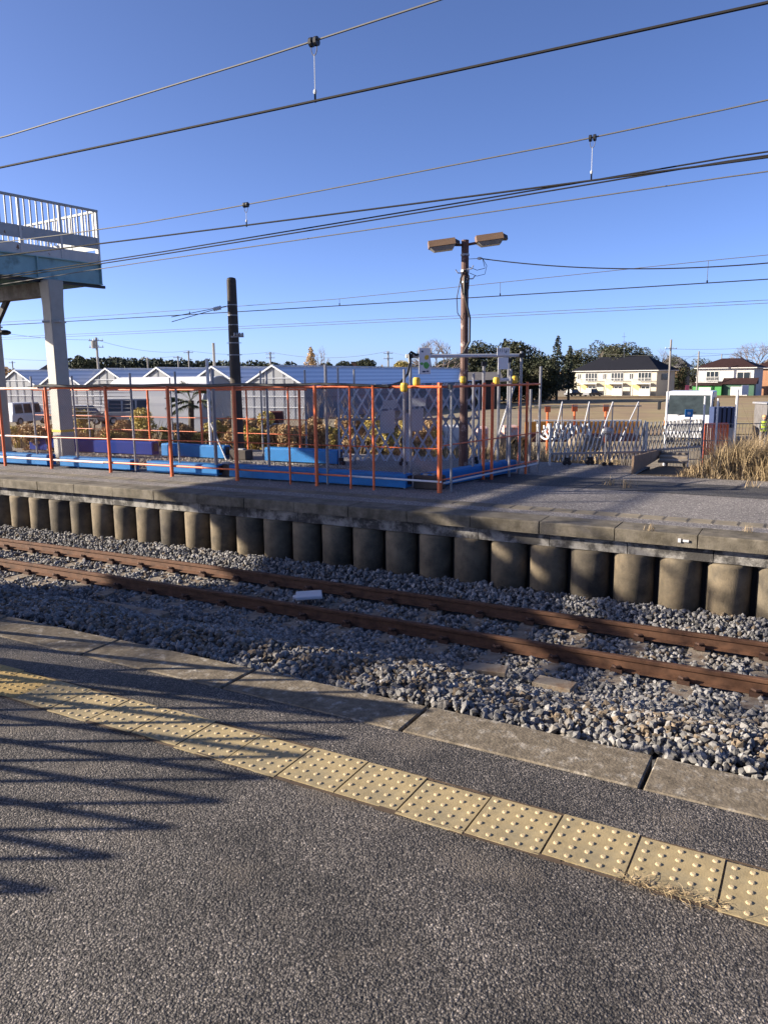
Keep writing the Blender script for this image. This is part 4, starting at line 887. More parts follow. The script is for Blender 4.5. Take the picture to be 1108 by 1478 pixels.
# white vinyl tunnel
tn=thing('vinyl_tunnel',(-13.5,63,-2.3),'bright white vinyl tunnel house in front of the greenhouses','tunnel house')
ax=Vector((-.93,.36,0)); cr_=Vector((.36,.93,0)); b0=Vector((-12.9,62,-2.3)); q=MB(); rings=[]
for u in (0,9.5): rings.append([b0+ax*u+cr_*2.9*math.cos(a)+Vector((0,0,4.25*math.sin(a)**.75 if 0<a<math.pi else 0)) for a in [math.pi*i/16 for i in range(17)]])
q.loft(rings,closed=False); q.build('vinyl_cover',M['vinyl'],tn)
q=MB(); q.loft([[p+cr_*(-.04)+Vector((0,0,.01)) for p in r[11:]] for r in rings],closed=False); q.build('side_shade',M['film'],tn)  # grey lilac sheet over the lower side, its shade put in as colour
MB().add([p+ax*.05 for p in rings[0]],[tuple(range(17))]).build('end_sheet',M['gable'],tn)
q=MB(); q.tube(rings[0],.05,6); q.build('hoop',M['ghframe'],tn)
# cars
def car(c,rz,L,wd,h,m,label,van=False,cat='car',name='parked_car'):
    o=thing(name,(0,0,0),label,cat); hb=h*.5
    prof=[(-L/2,.35),(-L/2+.05,hb*.95),(-L/2+.15,hb),(L/2-1.0 if not van else L/2-.7,hb),(L/2-.15,hb*.82),(L/2,.5),(L/2-.02,.28),(-L/2,.28)]
    MB().prism([(x,-wd/2,z) for x,z in prof],(0,wd,0)).build('body',m,o,bevel=.04)
    x0=-L/2+.12 if van else -L/2+.6
    cab=[(x0,hb),(x0+.18,h),(L/2-(1.7 if not van else 1.15),h),(L/2-(1.0 if not van else .65),hb)]
    q=MB(); y0=wd/2-.06; y1=wd/2-.2
    q.loft([[(x,-y0 if z==hb else -y1,z) for x,z in cab],[(x,y0 if z==hb else y1,z) for x,z in cab]]); q.build('cabin',m,o)
    for sg in (-1,1):
        n_=3 if van else 2; xa=x0+.22; xb=L/2-(1.55 if not van else 1.0)
        for k in range(n_):
            u0=xa+(xb-xa)*k/n_+.05; u1=xa+(xb-xa)*(k+1)/n_-.05; f=lambda z:(y0+(y1-y0)*(z-hb)/(h-hb)+.012)*sg
            MB().add([(u0,f(hb+.06),hb+.06),(u1,f(hb+.06),hb+.06),(u1-.03,f(h-.1),h-.1),(u0+.03,f(h-.1),h-.1)],[(0,1,2,3)]).build('side_window',M['glass'],o)
    a,b=cab[2],cab[3]; n_=.012
    MB().add([(b[0]+.01,-y0+.08,b[1]+.03),(b[0]+.01,y0-.08,b[1]+.03),(a[0]+.02,y1-.05,a[1]-.05),(a[0]+.02,-y1+.05,a[1]-.05)],[(0,1,2,3)]).build('windscreen',M['glass'],o)
    for x in (-L/2+.75,L/2-.8):
        for sg in (-1,1):
            w_=MB().tube([(x,sg*(wd/2-.2),.31),(x,sg*(wd/2+.01),.31)],.31,14).build('wheel',M['tyre'],o); MB().tube([(x,sg*(wd/2+.0),.31),(x,sg*(wd/2+.02),.31)],.18,12).build('rim',M['carsilver'],w_)
    for sg in (-1,1): MB().box((L/2-.06,sg*(wd/2-.28),.62),(.12,.3,.14)).build('headlight',M['porcelain'],o)
    o.location=c; o.rotation_euler=(0,0,rz); return o
def gpt(x,Y,lift=.0): p=at(x,600,Y); return Vector((p.x,Y,ground_z(p.x,Y)+lift))
car(gpt(197,62,.55),.05,4.6,1.75,2.0,M['carsilver'],'silver van parked in front of the greenhouses',True,'van','parked_van')
car(gpt(122,62,.55),-.1,4.3,1.7,1.5,M['cardark'],'dark car parked right of the footbridge column')
car(gpt(36,62,.6),1.2,4.0,1.65,1.75,M['carwhite'],'white car at the left frame edge, seen through the fence',True)
q=thing('red_crate',gpt(398,66,0),'red and white machine cover beside a greenhouse door','crate'); c=gpt(398,66,0); MB().box(c+Vector((0,0,.8)),(1.3,.9,1.0)).build('cover',M['redbase'],q,bevel=.08); MB().box(c+Vector((0,0,.15)),(1.4,1,.3)).build('skid',M['carwhite'],q)
# ================================================================== HOUSES
def house(B,dirv,L,D,ze,zr,zb,wall,roof,label,hip=True,name='house',rl=.3):
    """B: near right front corner, dirv: along the front towards the left."""
    B=Vector((B[0],B[1],0)); f=Vector((dirv[0],dirv[1],0)).normalized(); s=Vector((f.y,-f.x,0))
    if s.y<0: s=-s
    o=thing(name,B+f*L/2+Vector((0,0,zb)),label,'house')
    def h_(u,v,z): p=B+f*u+s*v; p.z=z; return p
    MB().hexa([h_(0,0,zb),h_(0,D,zb),h_(L,D,zb),h_(L,0,zb),h_(0,0,ze),h_(0,D,ze),h_(L,D,ze),h_(L,0,ze)]).build('wall',wall,o)
    e=.6; q=MB(); z0=ze+.0
    if hip:
        r=min(D*.5,L*.33); vs=[h_(-e,-e,z0),h_(-e,D+e,z0),h_(L+e,D+e,z0),h_(L+e,-e,z0),h_(r,D/2,zr),h_(L-r,D/2,zr)]
        q.add(vs,[(0,1,2,3),(0,4,1),(3,2,5),(0,3,5,4),(1,4,5,2)])
    else: q.prism([h_(-e,-e,z0),h_(-e,D/2,zr),h_(-e,D+e,z0)],f*(L+2*e))
    rf=q.build('roof',roof,o)
    q=MB(); q.bar(h_(-e,-e,z0-.1),h_(L+e,-e,z0-.1),.14,.16); q.bar(h_(-e,-e,z0-.1),h_(-e,D+e,z0-.1),.14,.16); q.build('gutter',M['housewhite'],rf)
    return o,h_,f,s
def window(o,h_,u0,u1,z0,z1,v=-.0,split=2,fm=None):
    fr=MB()
    for a,b in ((u0,u0+.08),(u1-.08,u1)): fr.hexa([h_(a,v-.06,z0),h_(b,v-.06,z0),h_(b,v+.0,z0),h_(a,v+.0,z0),h_(a,v-.06,z1),h_(b,v-.06,z1),h_(b,v+.0,z1),h_(a,v+.0,z1)])
    for a,b in ((z0-.06,z0+.02),(z1-.02,z1+.06)): fr.hexa([h_(u0,v-.065,a),h_(u1,v-.065,a),h_(u1,v+.0,a),h_(u0,v+.0,a),h_(u0,v-.065,b),h_(u1,v-.065,b),h_(u1,v+.0,b),h_(u0,v+.0,b)])
    for k in range(1,split): m_=u0+(u1-u0)*k/split; fr.hexa([h_(m_-.05,v-.07,z0),h_(m_+.05,v-.07,z0),h_(m_+.05,v+.0,z0),h_(m_-.05,v+.0,z0),h_(m_-.05,v-.07,z1),h_(m_+.05,v-.07,z1),h_(m_+.05,v+.0,z1),h_(m_-.05,v+.0,z1)])
    w_=fr.build('window',fm or M['housewhite'],o); MB().add([h_(u0,v-.03,z0),h_(u1,v-.03,z0),h_(u1,v-.03,z1),h_(u0,v-.03,z1)],[(0,1,2,3)]).build('pane',M['glass'],w_)
zb=-2.7
o,h_,f,s=house((57.8,165),(-1,1),19.8,8.5,2.7,5.75,zb,M['housewall'],M['navy'],'cream two storey apartment house with navy hipped roof',name='apartment_house')
for k in range(3):
    u=.8+6.35*k
    window(o,h_,u+.4,u+3.4,.45,2.15,split=4); window(o,h_,u+4.5,u+5.4,.8,2.0)
    # balcony
    q=MB(); 
    a=u-.1; b=u+4.0
    q.hexa([h_(a,-1.3,-.25),h_(b,-1.3,-.25),h_(b,-.0,-.25),h_(a,-.0,-.25),h_(a,-1.3,-.05),h_(b,-1.3,-.05),h_(b,-.0,-.05),h_(a,-.0,-.05)]); bal=q.build('balcony',M['housewhite'],o)
    q=MB(); q.bar(h_(a,-1.28,1.0),h_(b,-1.28,1.0),.08,.08); x=a
    while x<=b: q.bar(h_(x,-1.28,-.05),h_(x,-1.28,1.0),.05); x+=.22
    q.build('railing',M['housewhite'],bal)
    q=MB(); q.bar(h_(a+.05,-1.25,zb),h_(a+.05,-1.25,-.25),.14); q.bar(h_(b-.05,-1.25,zb),h_(b-.05,-1.25,-.25),.14); q.build('balcony_post',M['housewhite'],bal)
    MB().hexa([h_(a,-1.2,-2.7),h_(a+2.6,-1.2,-2.7),h_(a+2.6,-1.1,-2.7),h_(a,-1.1,-2.7),h_(a,-1.2,-1.2),h_(a+2.6,-1.2,-1.2),h_(a+2.6,-1.1,-1.2),h_(a,-1.1,-1.2)]).build('garden_screen',M['housewhite'],o)
    MB().prism([h_(a+2.9,-.02,-.4),h_(a+5.6,-.02,-.4),h_(a+2.9,-.02,-1.9)],s*-.05).build('stair_panel',M['yellowwall'],o)
    window(o,h_,u+.6,u+2.6,-2.2,-.8)
MB().hexa([h_(-.02,2,.6),h_(-.05,2,.6),h_(-.05,5,.6),h_(-.02,5,.6),h_(-.02,2,1.9),h_(-.05,2,1.9),h_(-.05,5,1.9),h_(-.02,5,1.9)]).build('side_window',M['glass'],o)
an=thing('roof_antenna',at(900,516,170),'thin television antenna on the navy roof','antenna'); p=at(900,516,169); tubemb(p,at(900,480,169),.035,5).build('mast',M['galv'],an); MB().bar(at(897,486,169),at(903,486,169),.05).build('element',M['galv'],an)
# brown roofed house with green ground floor
o,h_,f,s=house((70.2,148),(-1,.75),10.2,8,2.95,4.75,zb,M['housewhite'],M['brownroof'],'white house with brown roof and green shop front at the right')
window(o,h_,.6,3.0,.7,2.0); window(o,h_,6.3,8.6,.5,2.2,split=3)
MB().hexa([h_(-.5,-1.6,zb),h_(5.0,-1.6,zb),h_(5.0,-.01,zb),h_(-.5,-.01,zb),h_(-.5,-1.6,-.2),h_(5.0,-1.6,-.2),h_(5.0,-.01,-.2),h_(-.5,-.01,-.2)]).build('shop_front',M['darkgreen'],o)
MB().prism([h_(-.9,-2.0,-.2),h_(-.9,-.02,.95),h_(-.9,-.02,-.2)],f*6.2).build('porch_roof',M['brownroof'],o)
MB().hexa([h_(5.1,-2.4,zb),h_(10.4,-2.4,zb),h_(10.4,-.01,zb),h_(5.1,-.01,zb),h_(5.1,-2.4,-.45),h_(10.4,-2.4,-.45),h_(10.4,-.01,-.45),h_(5.1,-.01,-.45)]).build('shop_front',M['green'],o)
MB().prism([h_(5.0,-2.8,-.44),h_(5.0,-.02,.25),h_(5.0,-.02,-.44)],f*5.7).build('porch_roof',M['brownroof'],o)
for u0,u1 in ((.6,3.6),): MB().hexa([h_(u0,-1.7,zb+.1),h_(u1,-1.7,zb+.1),h_(u1,-1.62,zb+.1),h_(u0,-1.62,zb+.1),h_(u0,-1.7,-.7),h_(u1,-1.7,-.7),h_(u1,-1.62,-.7),h_(u0,-1.62,-.7)]).build('shutter',M['housewhite'],o)
MB().hexa([h_(7,-2.5,zb+.1),h_(9.2,-2.5,zb+.1),h_(9.2,-2.42,zb+.1),h_(7,-2.42,zb+.1),h_(7,-2.5,-.8),h_(9.2,-2.5,-.8),h_(9.2,-2.42,-.8),h_(7,-2.42,-.8)]).build('shutter',M['housewhite'],o)
q=MB(); q.bar(h_(6.0,-1.5,.15),h_(10.2,-1.5,.15),.1,.12); q.bar(h_(6.0,-1.5,1.15),h_(10.2,-1.5,1.15),.1,.1)
x=6.0
while x<10.2: q.bar(h_(x,-1.5,.15),h_(x,-1.5,1.1),.06); x+=.25
q.build('balcony_rail',M['housewhite'],o)
house((84,156),(-1,.8),9,8,2.9,5.0,zb,M['brick'],M['brownroof'],'brick toned house with brown roof cut by the right frame edge')
house((73.5,190),(-1,.6),6.5,6,3.6,5.9,zb,M['plank'],M['greyroof'],'old house with grey tiled roof between the two larger houses')
o,h_,f,s=house((-68,150),(-.35,1),9,7.5,2.0,4.8,-2.6,M['darkhouse'],M['greyroof'],'dark brown gabled house at the left edge behind the greenhouses',hip=False)
window(o,h_,2,3.4,.0,1.2)
q=thing('low_building',at(514,530,150),'small brown flat building beyond the greenhouse roof','building'); c=at(514,526,150); MB().box((c.x,c.y,0),(1.8,3,c.z*2+.6)).build('wall',M['brick'],q); MB().box((c.x,c.y,c.z+.42),(2.0,3.2,.15)).build('roof',M['greyroof'],q)
q=thing('low_shed',at(693,545,100),'grey roofed shed in front of the dark trees','shed'); c=at(693,545,100); MB().box((c.x,100,(c.z-2.6)/2-.3),(4.4,4,c.z+2.6-.3)).build('wall',M['darkhouse'],q); MB().prism([(c.x-2.6,97.6,c.z-.3),(c.x-2.6,100,c.z+.7),(c.x-2.6,102.4,c.z-.3)],(5.2,0,0)).build('roof',M['greyroof'],q)
car((40.6,166,-2.65),.6,4.2,1.7,1.5,M['cardark'],'dark car parked before the left end of the apartment house')
car((44.0,163.5,-2.65),.6,4.2,1.7,1.55,M['cardark'],'black car parked nearest the field bank before the apartment house')
# ================================================================== TREES
for a in [(652,520,142,42,50,'evergreen','dark evergreen left behind the lamp post'),(622,528,142,30,52,'evergreen','dark evergreen under the bare spreading crown'),(700,500,135,70,62,'evergreen','dark evergreen right of the lamp post'),(742,494,132,78,66,'evergreen','tall broad evergreen behind the white notices'),(768,512,130,62,50,'evergreen','dark evergreen left of the tall conifer'),(785,522,128,50,50,'evergreen','lower dark evergreen at the middle of the grove'),(836,510,200,60,46,'evergreen','dark evergreen between the conifer and the navy roof'),(668,538,138,34,50,'evergreen','low dark tree mass beside the lamp post'),(720,530,124,42,70,'evergreen','low dark tree mass behind the pipe portal'),(870,498,205,50,56,'evergreen','dark evergreen behind the left of the navy roof'),(905,496,180,52,62,'evergreen','round dark evergreen rising behind the navy roof'),(932,506,182,40,40,'evergreen','smaller dark evergreen right behind the navy roof'),(974,511,190,44,34,'evergreen','dark evergreen beside the grey roofed house'),(1012,522,200,24,40,'evergreen','low dark tree left of the brown roofed house'),(118,516,118,28,24,'evergreen','dark round tree just right of the footbridge column'),(130,520,120,24,20,'evergreen','smaller dark round tree beside the utility pole'),(471,524,140,14,18,'evergreen','low dark bush beside the conifer beyond the greenhouse roof'),(498,523,140,14,22,'evergreen','low flat tree beyond the greenhouse roof'),(528,520,140,18,26,'evergreen','round dark green tree beside the brown flat building'),(582,524,138,16,36,'yellowleaf','yellow green hedge left of the bare spreading tree'),(786,535,140,40,40,'evergreen','dark evergreen at the left corner of the apartment house')]:
    x,y,Y,h,w_,m,l=a; tree(x,y,Y,max(h,566-y) if x>600 else h,w_*1.12,M[m],l,2800 if w_>40 else 1300)
conifer(805,486,138,560,40,'tall pointed conifer above the dark grove'); conifer(822,500,140,560,30,'shorter pointed conifer right of the tall one'); conifer(448,502,136,530,24,'brown green conifer beyond the greenhouse roof',M['brownleaf'],1200); conifer(728,490,138,540,28,'small pointed conifer above the portal')
bare(628,489,130,84,'broad bare tree with a rounded crown left of the lamp post',56,depth=8,r0=.42,lo=.4,split=.44)
bare(462,498,138,30,'thin bare tree right of the brown green conifer',30,r0=.12,depth=6); bare(948,500,185,46,'bare tree right behind the navy roof',36,r0=.2,depth=6); bare(1096,490,175,90,'large bare tree behind the brick house at the right',44,r0=.3,depth=7,split=.4); bare(880,502,184,40,'bare pale tree behind the navy roof, left',30,r0=.2); bare(765,495,140,40,'bare tree above the evergreen grove',28,r0=.15)
bl=[]
for i in range(90):
    u=i/89; x=90+330*u; y=(517+7*abs(u-.2)*1.3+random.uniform(-1.5,2.5)) if u<.75 else 524+random.uniform(-2,2); c=at(x,y+7+random.uniform(-1,1),330+random.uniform(-20,20)); bl.append(((c.x,c.y,c.z),1.5+1.2*random.random(),1,1)); bl.append(((c.x,c.y,c.z-2.5),3.0,.8,1))
V,F=leaves(9000,bl,.9); tag(np_mesh('far_wood',V,F,M['conifer']),kind='stuff')
bl=[]
for i in range(120):
    x=random.uniform(-400,1600); c=at(x,540+random.uniform(-3,1),520+random.uniform(-60,60)); bl.append(((c.x,c.y,c.z),6,.7,1))
V,F=leaves(7000,bl,2.2); tag(np_mesh('far_wood',V,F,M['brownleaf']),kind='stuff')
# ================================================================== UTILITY POLES AND FAR WIRES
def upole(x,ytop,Y,label,arms=(.6,),r=.15):
    t_=at(x,ytop,Y); zb=ground_z(t_.x,Y); o=thing('utility_pole',(t_.x,Y,zb),label,'utility pole'); tubemb((t_.x,Y,zb),(t_.x,Y,t_.z),r,8).build('mast',M['upole'],o)
    for k,dz in enumerate(arms):
        MB().bar((t_.x-.9,Y-.12,t_.z-dz),(t_.x+.9,Y-.12,t_.z-dz),.09).build('crossarm',M['bandsteel'],o)
        q=MB()
        for e in (-.8,-.3,.3,.8): q.tube([(t_.x+e,Y-.12,t_.z-dz+.05),(t_.x+e,Y-.12,t_.z-dz+.25)],.05,6)
        q.build('insulator',M['porcelain'],o)
    return t_
p1=upole(139,487,98,'utility pole right of the footbridge column',(.4,1.2)); q=at(137,497,97.8)
tx=thing('pole_transformer',q,'grey transformer on the utility pole by the column','transformer'); MB().tube([q-Vector((.1,0,.5)),q+Vector((-.1,0,.4))],.32,12).build('tank',M['upole'],tx); MB().ball(q+Vector((-.1,0,.5)),(.1,.1,.15)).build('bushing',M['porcelain'],tx)
p2=upole(308,495,100,'plain thin utility pole left of the concrete pole',(),.17); p3=upole(272,506,150,'far utility pole with crossarms above the white tunnel',(.4,)); p4=upole(390,508,160,'far utility pole right of the concrete pole',(.4,1.2)); p5=upole(560,507,150,'far utility pole left of the pipe portal',(.4,1.4)); p6=upole(213,516,140,'short far pole above the third greenhouse',()); p7=upole(257,514,160,'small far pole above the greenhouse roofs',(.3,)); p8=upole(968,490,120,'tall utility pole behind the truck',(1.4,)); p9=upole(1008,507,150,'plain concrete utility pole left of the brown roofed house',()); p10=upole(1041,511,190,'far pole above the brown roof',(),.12); upole(68,510,130,'dark pole left of the footbridge column',(),.12); upole(18,521,220,'far pole above the dark house',(.5,))
def span(a,b,sag,label,r=.02):
    a=Vector(a); b=Vector(b); pts=[]
    for i in range(17): u=i/16; p=a.lerp(b,u); p.z-=sag*4*u*(1-u); pts.append(p)
    tag(MB().tube(pts,r,4).build('power_line',M['wire_grey'],loc=a),label,'power line')
dz=Vector((0,0,-.3))
span(at(-60,468,95),p1+dz,.5,'power line reaching the utility pole by the column',.018); span(p1+dz,p3,.8,'power line between the pole by the column and a far pole',.02); span(p3,p4,.6,'power line passing behind the concrete pole',.02); span(p4,p5,1.2,'power line sagging above the long greenhouse roof',.025); span(p5,at(620,516,140),.3,'power line from the far pole to the bare tree',.02)
span(p8+Vector((0,0,-1.4)),at(1180,492,120),.5,'upper power line right of the truck pole',.018); span(p8+Vector((0,0,-2.6)),at(1180,488,130),.8,'lower power line right of the truck pole',.02); span(p8+Vector((0,0,-3.4)),p9+dz,.3,'power line between the truck pole and the concrete pole',.016); span(at(820,506,150),p8+Vector((0,0,-2.4)),.3,'faint power line above the navy roof',.016); span(p9+dz,at(1180,505,150),.5,'power line above the brown roof',.018)
span(at(-40,515,130),p7,.8,'faint power line over the dark house',.018)
# ================================================================== YARD BEHIND THE RAMP
def yard(x,Y): p=at(x,600,Y); return Vector((p.x,Y,ground_z(p.x,Y)))
tb=thing('tube_barrier',yard(860,30),'row of leaning scaffold props with a top rail behind the white gate','barrier')
q=at(800,585,30); tubemb(at(770,586,30),at(925,586,30),.025).build('top_rail',M['galv'],tb)
for xt,xb in ((811,803),(850,842),(884,871),(921,904)):
    a=at(xt,580,30); b=at(xb,616,29.3); tubemb(a,a+(b-a)*2.4,.022).build('prop',M['white_steel'],tb); tubemb(a,(a.x+.02,a.y+.1,ground_z(a.x,a.y)),.025).build('upright',M['galv'],tb)
rl=thing('barrier_rail',at(860,605,32),'long white rail crossing the yard behind the props','rail barrier'); tubemb(at(770,607,32),at(925,607,32),.03).build('rail',M['white_steel'],rl)
for x in (775,822,870,918): tubemb(at(x,607,32),yard(x,32),.03).build('post',M['galv'],rl)
for i,(x,t_,b_,l) in enumerate([(790,587,612,'left of three'),(829,586,610,'middle of three'),(874,586,606,'right of three')]):
    p=thing('marker_post',at(x,b_,34),'orange marker post in the yard, '+l,'post'); tubemb(at(x,t_,34),yard(x,34),.05).build('post_tube',M['orange'],p); MB().box(at(x,t_+3,33.9),(.24,.03,.3)).build('post_flag',M['orange'],p)
for i,(x0,x1,l) in enumerate([(757,800,'orange sheet panel at the left of the yard, behind the pen'),(800,842,'orange sheet panel behind the white sacks'),(842,884,'orange sheet panel right of the sacks'),(884,921,'orange sheet panel nearest the truck')]):
    YP=48; a=at(x0+.3,609,YP); b=at(x1-.3,625,YP); o=thing('sheet_barrier',(a+b)/2,l,'barrier panel','orange panels in the yard'); c=(a+b)/2
    MB().box(c,(b.x-a.x,.06,a.z-b.z)).build('sheet',M['orangepanel'],o); d=yard((x0+x1)/2,YP); MB().box((c.x,YP,(b.z+d.z)/2-.01),(b.x-a.x-.1,.5,b.z-d.z-.02)).build('base',M['redbase'],o)
    MB().bar((a.x+.04,YP-.06,a.z+.06),(a.x+.04,YP-.06,d.z),.06).build('frame_post',M['galv'],o)
for x,y,l in [(741,643,'yellow box behind the right end of the pen, larger'),(758,640,'yellow box at the right end of the pen')]:
    c=at(x,y,24); o=thing('yellow_skip',c,l,'skip'); MB().box(c,(.62 if x<750 else .3,.5,.42)).build('bin',M['orangepanel'],o,bevel=.02); MB().box(c+Vector((0,0,-.5)),(.6 if x<750 else .28,.5,.5)).build('stand',M['bank'],o)
sk=MB(); c=at(808,628,26)
for k in range(7):
    x0=782+9*k; pts=[]; ph_=random.random()*6
    for i in range(22):
        u=i/21; p=at(x0+7*math.sin(u*7+ph_)+8*u,612+22*abs(math.sin(u*5+ph_*.7))*(1 if u<.9 else .5),26+.25*math.sin(u*9+k)); pts.append(p)
    sk.tube(pts,.035,6)
tag(sk.build('hose_tangle',M['vinyl'],loc=c,smooth=True),'tangle of white hoses behind the low white folding gate','hoses')
c=at(838,640,25); tag(MB().ball(c,(.45,.3,.32),12,7).ball(c+Vector((.5,.1,-.05)),(.3,.3,.25)).build('rock_pile',M['sleeper'],loc=c),'heap of pale rubble seen through the white gate','rubble')
for i,(x,y,w_,h,m,l) in enumerate([(650,630,.55,.7,'vinyl','white wrapped pallet behind the gate beside the lamp post'),(695,632,.35,.7,'tape','pinkish wrapped pallet right of the lamp post'),(735,622,.5,.35,'tape','pinkish wrapped stack behind the white brace')]):
    c=at(x,y,24); o=thing('wrapped_pallet',c,l,'pallet'); MB().box(c,(w_,.5,h)).build('wrap',M[m],o,bevel=.05); MB().box(c-Vector((0,0,h/2+.35)),(w_,.5,.68)).build('pallet_base',M['plank'],o)
# tall chain fence posts and mesh in front of the truck
cf=thing('mesh_fence',yard(1000,24),'tall grey mesh fence with thin posts in front of the truck','fence')
def fp(x,y,Y): return at(x,y,Y)
for x,yt,r in ((963,565,.035),(1017,572,.03),(1036,575,.03),(1064,562,.04),(996,598,.022)):
    a=fp(x,yt,23); tubemb((a.x,23,-1.1),a,r).build('fence_post',M['white_steel'],cf)
for z in (.30,-.2,-.75): tubemb((8.4,23.02,z),(13,23.02,z),.014,6).build('fence_rail',M['galv'],cf)
q=MB(); 
for k in range(46): x=8.4+.1*k; q.bar((x,23.03,-1.2),(x,23.03,.3),.008)
q.build('mesh_panel',M['galv'],cf)
o,c,w_,h=flat_sign('blue_sign',988,591,999,602,22.9,'small blue sign on a thin post in front of the truck','sign',m=M['bluesign']); patch(o,c,w_,h,0,.0,.22,.2,M['whiteboard'],'white_mark')
flat_sign('white_sign',1070,556,1079,570,22.9,'pale square sign at the top of the tall fence post','sign')
flat_sign('pink_banner',988.5,556,993.5,565,110,'pink banner standing by the road behind the truck','banner',m=M['pinksign'])
om=thing('orange_mesh_panel',at(1032,640,26),'orange mesh panel beside the truck','mesh panel'); a=at(1017,612,26); b=at(1047,655,26)
q=MB(); q.bar((a.x,26,a.z),(b.x,26,a.z),.05); q.bar((a.x,26,b.z),(b.x,26,b.z),.05); q.bar((a.x,26,a.z),(a.x,26,b.z-.5),.05); q.bar((b.x,26,a.z),(b.x,26,b.z-.5),.05); q.build('frame',M['orange'],om)
q=MB()
for k in range(14): x=a.x+(b.x-a.x)*k/13; q.bar((x,26.02,a.z),(x,26.02,b.z),.03)
for k in range(16): z=a.z+(b.z-a.z)*k/15; q.bar((a.x,26.03,z),(b.x,26.03,z),.02)
q.build('mesh',M['orange'],om)
o=thing('blue_pallet_stack',at(1042,600,34),'dark blue slatted crate right of the truck','crate'); c=at(1041,602,34)
for k in range(5): MB().box((c.x-.4+.2*k,34,c.z),(.12,.5,.9)).build('slat',M['signnavy'],o)
MB().box((c.x,34.1,c.z-.9),(1.0,.5,.9)).build('crate_base',M['bandsteel'],o)
o=thing('grey_shelter',yard(1100,46),'grey site cabin behind the worker at the right edge','cabin'); c=yard(1100,46); MB().box((c.x+1.9,46.5,-1.2),(3.6,1.6,2.3)).build('cabin_wall',M['greyroof'],o); MB().box((c.x+1.9,46.5,0.02),(3.8,1.8,.1)).build('cabin_roof',M['bandsteel'],o)
# ------------------------------------------------------------------ truck
tz=ground_z(16.7,44); tk=thing('truck',(0,0,0),'white truck facing the platform behind the lattice gate','truck')
Wd=2.2
def tp(x,y,z): return Vector((x,y,z))      # local: +x to its left as seen from the front, front at y=0 facing -y
prof=[(0,.55),(0,1.55),(.10,1.62),(.42,2.75),(.6,2.92),(1.9,2.95),(1.95,.55)]
MB().prism([(-Wd/2,y,z) for y,z in prof],(Wd,0,0)).build('cab',M['carwhite'],tk,bevel=.05)
MB().add([(-Wd/2+.07,.105,1.70),(Wd/2-.07,.105,1.70),(Wd/2-.12,.41,2.72),(-Wd/2+.12,.41,2.72)],[(0,1,2,3)]).build('windscreen',M['screen'],tk)
for k in (-1,1):
    MB().add([(k*(Wd/2+.055),.45,1.65),(k*(Wd/2+.055),1.5,1.65),(k*(Wd/2+.055),1.5,2.6),(k*(Wd/2+.055),.7,2.6)],[(0,1,2,3)]).build('door_window',M['glass'],tk)
    MB().box((k*(Wd/2-.28),-.07,.95),(.42,.06,.2)).build('headlight',M['porcelain'],tk,bevel=.02); MB().box((k*(Wd/2-.02),-.04,1.22),(.1,.12,.3)).build('indicator',M['amber'],tk,bevel=.02)
    mr=MB().box((k*(Wd/2+.30),.05,2.15),(.16,.10,.42)).build('mirror',M['black'],tk,bevel=.03); MB().bar((k*(Wd/2),.3,2.5),(k*(Wd/2+.3),.06,2.3),.03).build('mirror_arm',M['black'],mr)
    for y in (1.0,5.0):
        w_=MB().tube([(k*(Wd/2-.32),y,.45),(k*(Wd/2-.02),y,.45)],.45,18).build('wheel',M['tyre'],tk); MB().tube([(k*(Wd/2-.04),y,.45),(k*(Wd/2+.0),y,.45)],.24,12).build('rim',M['carsilver'],w_)
MB().box((0,-.06,1.20),(1.5,.03,.16)).build('grille',M['grille'],tk); MB().box((0,-.06,.95),(1.1,.03,.22)).build('grille',M['grille'],tk)
MB().box((0,-.10,.62),(Wd+.02,.2,.3)).build('bumper',M['carwhite'],tk,bevel=.03); MB().box((0,-.215,.62),(.46,.015,.18)).build('number_plate',M['porcelain'],tk)
MB().box((0,4.1,.75),(.9,4.4,.25)).build('chassis',M['black'],tk)
q=MB().box((0,4.3,1.05),(Wd,4.2,.14)); q.box((-Wd/2,4.3,1.35),(.05,4.2,.5)); q.box((Wd/2,4.3,1.35),(.05,4.2,.5)); q.box((0,2.2,1.7),(Wd,.08,1.2)); q.build('load_bed',M['carsilver'],tk)
MB().bar((-.5,.08,1.66),(.35,.12,1.82),.025).build('wiper',M['black'],tk); 
MB().box((0,-.075,1.42),(.34,.01,.12)).build('front_badge',M['grille'],tk)
p=at(985,600,44); tk.scale=(1.12,1.12,1.06); tk.location=(p.x+.25,44,tz-.0); tk.rotation_euler=(0,0,-.52)
